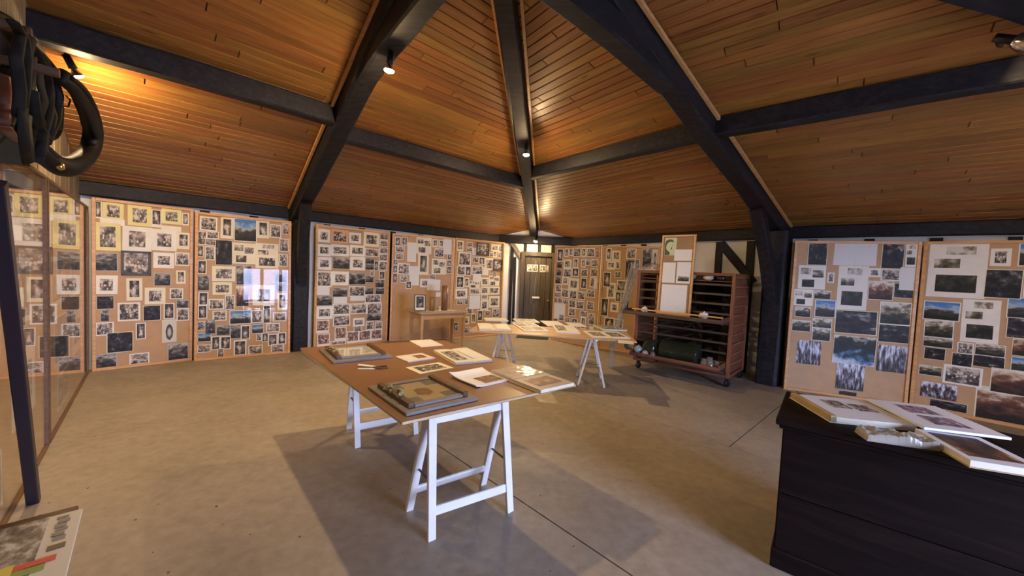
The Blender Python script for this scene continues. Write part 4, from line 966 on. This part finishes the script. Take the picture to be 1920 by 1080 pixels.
# white paper flowers on the tray
def flower(p, label, rad=.05):
    bm = bmesh.new(); rr = random.Random(int(p.x*100)); bmesh.ops.create_icosphere(bm, subdivisions=2, radius=rad*.72, matrix=Matrix.Translation(p*0+V(0, 0, rad)))
    for k in range(46):
        d = Vector((rr.gauss(0, 1), rr.gauss(0, 1), rr.gauss(0, 1))).normalized(); c0 = V(0, 0, rad)+d*rad*.6; s_ = rad*.3; x_ = d.orthogonal().normalized(); y_ = d.cross(x_)
        tip = V(0, 0, rad)+d*rad*rr.uniform(1, 1.15)
        v0, v1, v2, v3 = [bm.verts.new(q) for q in (c0+x_*s_, c0+y_*s_, c0-x_*s_, c0-y_*s_)]; v4 = bm.verts.new(tip)
        for a_, b_ in ((v0, v1), (v1, v2), (v2, v3), (v3, v0)): bm.faces.new((a_, b_, v4))
    o = obj('paper_flower', bm, plain('white_petals', (.75, .72, .64), .8, var=.1), None); o.location = p; tag(o, label, 'paper flower', 'white paper rosettes on the rack tray'); return o
flower(rp(1.18, .20, .935), 'white paper rosette left of the notice board', .052); flower(rp(.30, .28, .935), 'white paper rosette right of the notice board', .062)
# glass ware on the lower tray
DKGLASS = glassy('green_glass', 1.5, (.42, .52, .42), .03, .22, (.05, .07, .05))
CLEAR = glassy('clear_glass', 1.7, (.85, .88, .86), .02, .22, (.42, .38, .3))
def lying(p, q, prof_r, label, name, mat):
    """glass jar lying from p to q with (fraction, radius) profile"""
    d = (q-p); m = frame_mat((0, 0, 0), d.normalized().orthogonal(), d); m = Matrix((d.normalized().orthogonal(), d.normalized().cross(d.normalized().orthogonal()), d.normalized())).transposed().to_4x4()
    bm = bmesh.new(); L = d.length; lathe(bm, [(r_, t_*L) for t_, r_ in prof_r], 28, m)
    o = obj(name, bm, mat, None, True); o.location = p; tag(o, label, 'glass jar'); return o
zt0 = .27+.018
lying(rp(.90, .14, zt0+.125), rp(.36, .14, zt0+.125), [(0, 0), (0, .10), (.03, .118), (.06, .12), (.9, .115), (.93, .122), (.97, .122), (1, .11), (1, .0)], 'large dark green glass cylinder lying on the lower tray', 'glass_cylinder', DKGLASS)
lying(rp(1.16, .10, zt0+.112), rp(.955, .15, zt0+.112), [(0, 0), (0, .05), (.12, .09), (.4, .105), (1, .108), (1, 0)], 'rounded green glass bell lying left of the large cylinder', 'glass_bell', DKGLASS)
def pot(p, prof, mat, name, label, cat, seg=20):
    bm = bmesh.new(); lathe(bm, prof, seg); o = obj(name, bm, mat, None, True); o.location = p; tag(o, label, cat); return o
ball = [(0, 0), (.035, .004), (.062, .03), (.07, .06), (.062, .095), (.035, .118), (.014, .125), (.014, .14), (0, .14)]
pot(rp(1.24, .20, zt0), [(r_*1.0, z_*1.0) for r_, z_ in ball], plain('blue_grey_glaze', (.22, .30, .34), .12, spec=.8), 'round_flask', 'round blue-grey flask at the left end of the lower tray', 'flask')
bm = bmesh.new(); lathe(bm, [(.0, 0), (.03, 0), (.075, .05), (.085, .075), (.08, .075), (.07, .05), (.0, .012)], 24, Matrix.Rotation(.8, 4, 'Y')); o = obj('bowl', bm, plain('olive_bowl', (.10, .09, .05), .4), None, True); o.location = rp(1.43, .26, zt0+.05); o.location.z = zt0+.06; tag(o, 'dark olive bowl tipped on its side left of the flask', 'bowl')
pot(rp(1.10, .265, zt0), [(0, 0), (.05, 0), (.058, .01), (.045, .05), (.03, .075), (.012, .082), (.0, .082)], plain('mauve_grey_pot', (.30, .25, .25), .5), 'small_pot', 'small mauve-grey pot with a lid on the lower tray', 'pot')
pot(rp(.97, .285, zt0), [(0, 0), (.03, 0), (.036, .02), (.036, .06), (.02, .075), (.022, .085), (0, .085)], CLEAR, 'glass_jar', 'small clear jar in front of the green glass bell', 'jar')
jm = [(0, 0), (.032, 0), (.036, .01), (.036, .06), (.026, .07), (.028, .09), (.0, .09)]
for (s_, e, k, lb) in ((.26, .24, 1, 'clear jar at the front right corner of the lower tray'), (.17, .26, .9, 'clear jar next to the tray side'), (.22, .12, 1.1, 'clear jar behind the front pair on the lower tray'), (.12, .16, .8, 'smallest clear jar at the right end of the lower tray')):
    pot(rp(s_, e, zt0), [(a*k*1.15, b*k*1.25) for a, b in jm], CLEAR, 'glass_jar', lb, 'jar')
# top shelf things
zs = RH-.113
pot(rp(.62, -.10, zs), [(0, 0), (.03, 0), (.065, .03), (.07, .055), (.064, .055), (.055, .03), (0, .012)], plain('blue_grey_bowl', (.2, .24, .28), .15, spec=.8), 'bowl', 'blue-grey glazed bowl on the top shelf of the rack', 'bowl')
pot(rp(.38, -.10, zs), [(0, 0), (.03, 0), (.062, .02), (.072, .045), (.06, .07), (.03, .08), (0, .08)], plain('cream_gourd', (.55, .52, .34), .45), 'gourd', 'cream round gourd on the top shelf of the rack', 'gourd')
pot(rp(.20, -.10, zs), [(0, 0), (.03, 0), (.06, .03), (.062, .06), (.03, .08), (0, .08)], plain('black_pot', (.02, .02, .022), .15, spec=.9), 'small_pot', 'shiny black pot beside the cream gourd', 'pot')
PLASTIC = glassy('thin_plastic', 1.5, (.92, .92, .9), .12, .16, (.5, .48, .42))
bm = bmesh.new(); bmesh.ops.create_icosphere(bm, subdivisions=4, radius=1)
for v in bm.verts:
    n_ = noise.noise_vector(v.co*2.2); v.co = Vector((v.co.x*.17, v.co.y*.10, max(-.035, v.co.z*.085)+.037))+Vector((n_.x, n_.y, 0))*.02
    if v.co.z > .01: v.co.z += n_.z*.015
o = obj('plastic_bag', bm, PLASTIC, None, False); o.location = rp(1.22, -.12, RH+.001); o.rotation_euler = (0, 0, -.75); tag(o, 'crumpled clear plastic bag lying on top of the rack', 'plastic bag')
# long sheaf in clear wrap leaning at the left end
a_, b_ = rp(1.50, -.02, 1.60), rp(1.62, .34, .30)
r = empty('wrapped_sheaf', V(b_.x, b_.y, .0)); tag(r, 'long dried sheaf in clear plastic wrap leaning on the left end of the rack', 'sheaf')
bm = bmesh.new(); rr = random.Random(6)
for i in range(34):
    o1, o2 = Vector((rr.gauss(0, .045), rr.gauss(0, .03), rr.uniform(-.05, .12))), Vector((rr.gauss(0, .02), rr.gauss(0, .02), rr.uniform(0, .1)))
    tube(bm, [a_+o1, (a_+b_)/2+(o1+o2)*.4, b_+o2], [.003, .004, .003], 4)
for v in bm.verts: v.co -= r.location
obj('stalks', bm, plain('dried_stalks', (.36, .30, .2), .8, var=.3, sc=30), r)['kind'] = 'stuff'
bm = bmesh.new(); tube(bm, [a_+V(0, 0, .13), a_, (a_+b_)/2, b_+V(0, 0, .1), V(b_.x, b_.y, .02)], [.06, .065, .04, .03, .05], 12)
bmesh.ops.subdivide_edges(bm, edges=list(bm.edges), cuts=1)
for v in bm.verts: v.co += noise.noise_vector(v.co*9)*.016; v.co -= r.location
for v in bm.verts: v.co.z = max(v.co.z, .003)
obj('plastic_wrap', bm, PLASTIC, r)

# ------------------------------------------------------------------ dark chest on the right
CH = .80
c0 = at(1455, 783, CH); cxd = V(.62, -.51, 0); cxd = (at(1920, 890, CH)-c0); cxd.z = 0; cxd.normalize(); cyd = V(-cxd.y, cxd.x, 0)
CL, CDp = 1.04, .66
cmx = Matrix((cxd, cyd, V(0, 0, 1))).transposed().to_4x4(); cmx.translation = V(c0.x, c0.y, 0)
ck = empty('wooden_chest', mat=cmx); tag(ck, 'large near-black wooden chest in the right foreground', 'chest')
DCH = wood('dark_chest_wood', ((.005, .0025, .002), (.009, .0045, .004), (.018, .010, .007)), .7, stretch=(1.2, 14, 14), bmp=.3, spec=.12)
boxobj('lid', (CL/2, CDp/2, CH-.018), (CL, CDp, .036), DCH, ck, .006)
boxobj('lid_moulding', (CL/2, CDp/2, CH-.046), (CL-.03, CDp-.03, .02), DCH, ck, .006)
for k, (z0, z1) in enumerate(((.10, .40), (.404, .744))): boxobj('front_plank', (CL/2, .045, (z0+z1)/2), (CL-.07, .03, z1-z0), DCH, ck, .003)
boxobj('end_panel', (.045, CDp/2, .42), (.03, CDp-.09, .64), DCH, ck, .003); boxobj('end_panel', (CL-.045, CDp/2, .42), (.03, CDp-.09, .64), DCH, ck, .003); boxobj('back_panel', (CL/2, CDp-.045, .42), (CL-.07, .03, .64), DCH, ck, .003)
boxobj('plinth', (CL/2, CDp/2, .05), (CL-.04, CDp-.04, .10), DCH, ck, .006)
z = CH
album('album', [(1530, 778), (1690, 795), (1640, 752), (1507, 740)], z, .03, 'thick pale scrapbook with a tan spine at the left of the chest', 'album', [(.3, .45, .55, .8, PF_G), (.6, .4, .85, .7, PF_G)], cover=PAPER, page=BLUEPAPER, spread=False)
al2 = [o for o in bpy.data.objects if str(o.get('label', '')).startswith('thick pale scrapbook')][0]
c, ang, lx, ly = local_quad([(1530, 778), (1690, 795), (1640, 752), (1507, 740)], z+.03)
boxobj('spine_strip', (-lx/2+.012, 0, .019), (.03, ly, .036), TANCOVER, al2, .002)
sheet('album_page', [(1700, 800), (1856, 822), (1785, 768), (1652, 755)], z+.034, 'wide bluish-white album page with two park prints on the chest', 'album', [(.28, .55, .72, .86, PF_P), (.28, .14, .72, .46, PF_P)], .012, BLUEPAPER)
bm = bmesh.new(); c, ang, lx, ly = local_quad([(1615, 818), (1746, 843), (1748, 807), (1612, 794)], z+.03)
ly = .12
nx, ny = 30, 14; gg = []
for v in range(ny+1):
    row = []
    for u in range(nx+1):
        x = (u/nx-.5)*lx; y = (v/ny-.5)*ly; e = min(u, nx-u, v, ny-v)
        h_ = 0 if e == 0 else .034+noise.noise(Vector((x*26, y*34, 3)))*.020+noise.noise(Vector((x*70, y*60, 8)))*.006
        row.append(bm.verts.new((x*(1+.06*noise.noise(Vector((x*9, y*9, 9)))), y, h_)))
    gg.append(row)
for v in range(ny):
    for u in range(nx): bm.faces.new((gg[v][u], gg[v][u+1], gg[v+1][u+1], gg[v+1][u]))
o = obj('plastic_wrapped_packet', bm, glassy('crumpled_wrap', 1.5, (.8, .8, .78), .12, .55, (.50, .46, .38)), None, False); o.location = (c.x, c.y, z); o.rotation_euler = (0, 0, ang); tag(o, 'crumpled plastic-wrapped packet at the front edge of the chest', 'packet')
c2 = o
pk = boxobj('packet_core', (0, 0, .010), (lx*.86, ly*.8, .018), PAPER, o, .004)
album('album', [(1778, 856), (1930, 880), (1872, 825), (1750, 808)], z, .03, 'dark-photo album with bluish margins at the right of the chest', 'album', [(.12, .15, .86, .9, PF_N)], page=BLUEPAPER, spread=False)
# small table with a magazine at the lower left
MT = .75
m0, m1, m2 = at(155, 958, MT), at(-90, 985, MT), at(120, 1100, MT)
ym = (m2-m0).normalized(); xm = V(-ym.y, ym.x, 0)
mg = empty('magazine', m0); 
mg.matrix_world = Matrix((xm, -ym, V(0, 0, 1))).transposed().to_4x4(); mg.location = m0; tag(mg, 'magazine with a rocky stream cover and red-green stripe at the lower left', 'magazine')
MW, MHh = .28, .34
boxobj('pages', (-MW/2, -MHh/2, .004), (MW, MHh, .008), PAPER, mg, .001)
ROCK = picflat('rock_cover', [(.2, (.05, .045, .04)), (.45, (.17, .14, .11)), (.6, (.32, .29, .25)), (.75, (.55, .55, .52))], (5, 4), amp=1.2)
boxobj('cover_picture', (-MW/2-.03, -MHh*.42, .0085), (MW-.06, MHh*.84, .001), ROCK, mg, 0)
bpy.context.view_layer.update()
fq = [mg.matrix_world @ V(*c_, 0) for c_ in ((-.012, .05), (-.012, -.42), (-.55, -.42), (-.55, .05))]
gx = [((q_-P[0]).dot(GD), (q_-P[0]).dot(GN)) for q_ in fq]
cq = clipto(gx if area(gx) > 0 else gx[::-1], [(-20, .03), (20, .03), (20, 20), (-20, 20)])
pc_ = [P[0]+GD*a_+GN*b_ for a_, b_ in cq]; ctr = sum(pc_, Vector())/len(pc_)
stt = empty('side_table', V(ctr.x, ctr.y, 0)); tag(stt, 'dark wooden side table under the magazine at the lower left', 'table')
bm = bmesh.new(); prism(bm, [(q_.x-ctr.x, q_.y-ctr.y) for q_ in pc_], MT-.027, MT-.001); bevel(bm, .003); obj('table_top', bm, DARKBAR, stt)
for q_ in pc_:
    l_ = (q_-ctr)*.6; boxobj('leg', (l_.x, l_.y, (MT-.028)/2), (.04, .04, MT-.028), DARKBAR, stt, .003)
RED = plain('red_ink', (.55, .03, .02), .5); GRN = plain('green_ink', (.2, .32, .03), .5); YEL = plain('yellow_ink', (.6, .5, .05), .5)
boxobj('red_stripe', (-.10, -MHh*.66, .0092), (.15, .022, .001), RED, mg, 0); boxobj('green_stripe', (-.16, -MHh*.74, .0092), (.24, .024, .001), GRN, mg, 0); boxobj('yellow_stripe', (-.1, -MHh*.68, .0096), (.02, .05, .001), YEL, mg, 0)
boxobj('cover_photo', (-.03, -MHh*.52, .0092), (.03, .022, .001), DARKBAR, mg, 0)
tx = bpy.data.curves.new('magazine_title', 'FONT'); tx.body = 'MAGAZINE'; tx.size = .028; tx.extrude = .0003
# the title is unreadable in the photograph: grey bars of about its size stand for it
bpy.data.curves.remove(tx)
for k in range(6): boxobj('title_stroke', (-.034+(.004 if k % 2 else 0), -.025-k*.022, .0092), (.022, .012+.004*(k % 3), .001), GREYBOX, mg, 0)

# dark leaning pole before the gable boards
pb = V(-2.796, 2.19, 0)+GN*.03; ptp = on_plane(2, 420, P[0]+GN*.20, GN)
ptp2 = pb+(ptp-pb)*1.1
o = beam('pole', (0, 0, 0), ptp2-pb, .06, .05, plain('dark_pole', (.012, .01, .02), .4), None, up=tuple(GN), wob=.002); o.location = pb; tag(o, 'dark pole leaning against the glazed board at far left', 'pole')

# ------------------------------------------------------------------ harness and horse collars on the gable wall
LEATHER = plain('black_leather', (.005, .0045, .004), .6, var=.4, sc=12, bmp=.3, spec=.3)
BROWNL = plain('red_brown_leather', (.10, .03, .015), .5, var=.3)
GREYL = plain('worn_strap_leather', (.012, .011, .009), .75, var=.4, sc=20, spec=.2)
DENIM = plain('dark_blue_cloth', (.03, .04, .055), .9)
def wp(px, py, d): return on_plane(px, py, P[0]+GN*d, GN)
def collar(pxpts, d, rad, label, dtop=0.0):
    pts = [wp(x, y, dd) for x, y, dd in pxpts]; c = sum(pts, Vector())/len(pts)
    r = empty('horse_collar', c); tag(r, label, 'horse collar'); n = len(pts)
    P2 = []; 
    for i in range(n-1):
        p0, p1, p2, p3 = pts[max(i-1, 0)], pts[i], pts[i+1], pts[min(i+2, n-1)]
        for t in (0, .25, .5, .75): P2.append(.5*((2*p1)+(p2-p0)*t+(2*p0-5*p1+4*p2-p3)*t*t+(3*p1-p0-3*p2+p3)*t**3)-c)
    P2.append(pts[-1]-c); m_ = len(P2)
    bm = bmesh.new(); tube(bm, P2, [rad*(.75+.45*math.sin(math.pi*i/(m_-1))) for i in range(m_)], 12, flat=1.25)
    for v in bm.verts: v.co += noise.noise_vector(v.co*14)*.006
    obj('padding', bm, LEATHER, r, True)
    bm = bmesh.new(); tube(bm, [p+GN*rad*.9 for p in P2], rad*.34, 8); obj('rim_roll', bm, GREYL, r, True)
    return r, P2, c
rc, P2, cc = collar([(112, 140, .30), (140, 165, .34), (163, 205, .36), (174, 250, .36), (165, 288, .34), (138, 310, .30), (115, 312, .26), (92, 298, .22), (66, 270, .18), (60, 250, .16)], 0, .042, 'black leather horse collar nearest the lamp on the gable wall')
bm = bmesh.new(); p = wp(114, 312, .34)-cc; lathe(bm, [(0, -.02), (.014, -.01), (.014, .01), (0, .02)], 10, Matrix.Translation(p)); obj('buckle', bm, BRASS, rc, True)
bm = bmesh.new(); p = wp(186, 272, .36)-cc; tube(bm, [wp(172, 268, .38)-cc, wp(186, 262, .38)-cc, p], [.02, .014, .006], 6); obj('strap_end', bm, LEATHER, rc, True)
bm = bmesh.new(); tube(bm, [wp(116, 198, .3)-cc, wp(128, 200, .3)-cc, wp(132, 188, .3)-cc, wp(124, 180, .3)-cc], .004, 6); obj('ring', bm, BLACKMETAL, rc, True)
collar([(-30, 26, .16), (0, 38, .18), (28, 64, .2), (44, 104, .2), (42, 150, .2), (24, 190, .18)], 0, .03, 'black horse collar at the far left edge above the boards')
collar([(66, 100, .16), (88, 130, .18), (100, 170, .18), (104, 215, .18), (98, 250, .18), (60, 262, .16)], 0, .03, 'black leather collar hanging behind the grey straps')
def strapset(name, lines, mat, label, d, w=.014):
    pts0 = wp(lines[0][0][0], lines[0][0][1], d); r = empty(name, pts0); tag(r, label, 'harness')
    for i, ln in enumerate(lines):
        bm = bmesh.new(); pts = [wp(x, y, d+.015*(i % 3)+.01*math.sin(k*2.1+i))-pts0 for k, (x, y) in enumerate(ln)]
        P3 = []
        for k in range(len(pts)-1):
            for t in (0, .5): P3.append(pts[k].lerp(pts[k+1], t))
        P3.append(pts[-1]); tube(bm, P3, w, 8, flat=.35); obj('strap', bm, mat if i % 3 else LEATHER, r, True)
    return r
pq = [(30, 44), (60, 60), (88, 110), (104, 165), (106, 232), (84, 262), (60, 300), (34, 262), (20, 160)]
pc = wp(60, 170, .08); bm = bmesh.new(); ring0 = [bm.verts.new(wp(x, y, .06)-pc) for x, y in pq]; ring1 = [bm.verts.new((wp(x, y, .10)-pc)*.86+GN*.01) for x, y in pq]; tp = bm.verts.new(GN*.05)
for i in range(len(pq)):
    j = (i+1) % len(pq); bm.faces.new((ring0[i], ring0[j], ring1[j], ring1[i])); bm.faces.new((ring1[i], ring1[j], tp))
bm.faces.new(ring0[::-1]); bmesh.ops.subdivide_edges(bm, edges=list(bm.edges), cuts=2, use_grid_fill=True)
for v in bm.verts: v.co += noise.noise_vector(v.co*9)*.02
o = obj('saddle_pad', bm, LEATHER, None, True); o.location = pc; tag(o, 'black leather saddle pad hanging flat behind the straps', 'saddle')
strapset('harness', [[(52, 60), (62, 110), (58, 170), (50, 230), (56, 300)], [(66, 96), (86, 130), (94, 170), (92, 215), (80, 255), (72, 305)], [(60, 70), (48, 120), (42, 180), (44, 250), (52, 305)],
    [(74, 100), (100, 140), (112, 180), (108, 225), (98, 248)], [(70, 110), (76, 160), (84, 190), (74, 220), (84, 250), (76, 290)], [(40, 50), (30, 110), (38, 170), (34, 220)], [(34, 60), (58, 84), (80, 104), (100, 128), (106, 150)], [(62, 170), (70, 230), (90, 262), (100, 240)], [(24, 40), (44, 70), (50, 110), (46, 160), (38, 215)], [(84, 120), (88, 180), (100, 220), (88, 270)]], GREYL, 'tangle of grey-black harness straps between the collars', .27, .017)
strapset('harness', [[(12, 130), (24, 160), (20, 205), (8, 240)], [(4, 236), (16, 250), (34, 264)], [(0, 140), (6, 190), (2, 230)]], BROWNL, 'red-brown harness pads at the far left edge', .18, .026)
bm = bmesh.new(); pc = wp(20, 270, .12); q = [wp(x, y, .12)-pc for x, y in ((-40, 240), (50, 255), (55, 312), (-40, 300))]; nn_ = 10
vs = [[(q[0].lerp(q[1], u/nn_)).lerp(q[3].lerp(q[2], u/nn_), v/4)+GN*.02*math.sin(u*1.9) for u in range(nn_+1)] for v in range(5)]
G2 = [[bm.verts.new(p) for p in rw] for rw in vs]
for v in range(4):
    for u in range(nn_): bm.faces.new((G2[v][u], G2[v][u+1], G2[v+1][u+1], G2[v+1][u]))
bmesh.ops.solidify(bm, geom=list(bm.faces), thickness=.012)
o = obj('cloth', bm, DENIM, None, True); o.location = pc; tag(o, 'dark blue pleated cloth hanging under the harness', 'cloth')
p_, q_ = wp(75, 60, .1), wp(60, 70, .0)
for i, (x, y, lb) in enumerate(((60, 62, 'upper wooden peg holding the harness'), (112, 138, 'wooden peg holding the right horse collar'))):
    a_ = wp(x, y, .38 if i else .3); b_ = V(*a_)-GN*((a_-P[0]).dot(GN)+.01); o = beam('peg', (0, 0, 0), b_-a_, .03, .03, DARKBAR, None, wob=.001, seg=3); o.location = a_; tag(o, lb, 'peg')
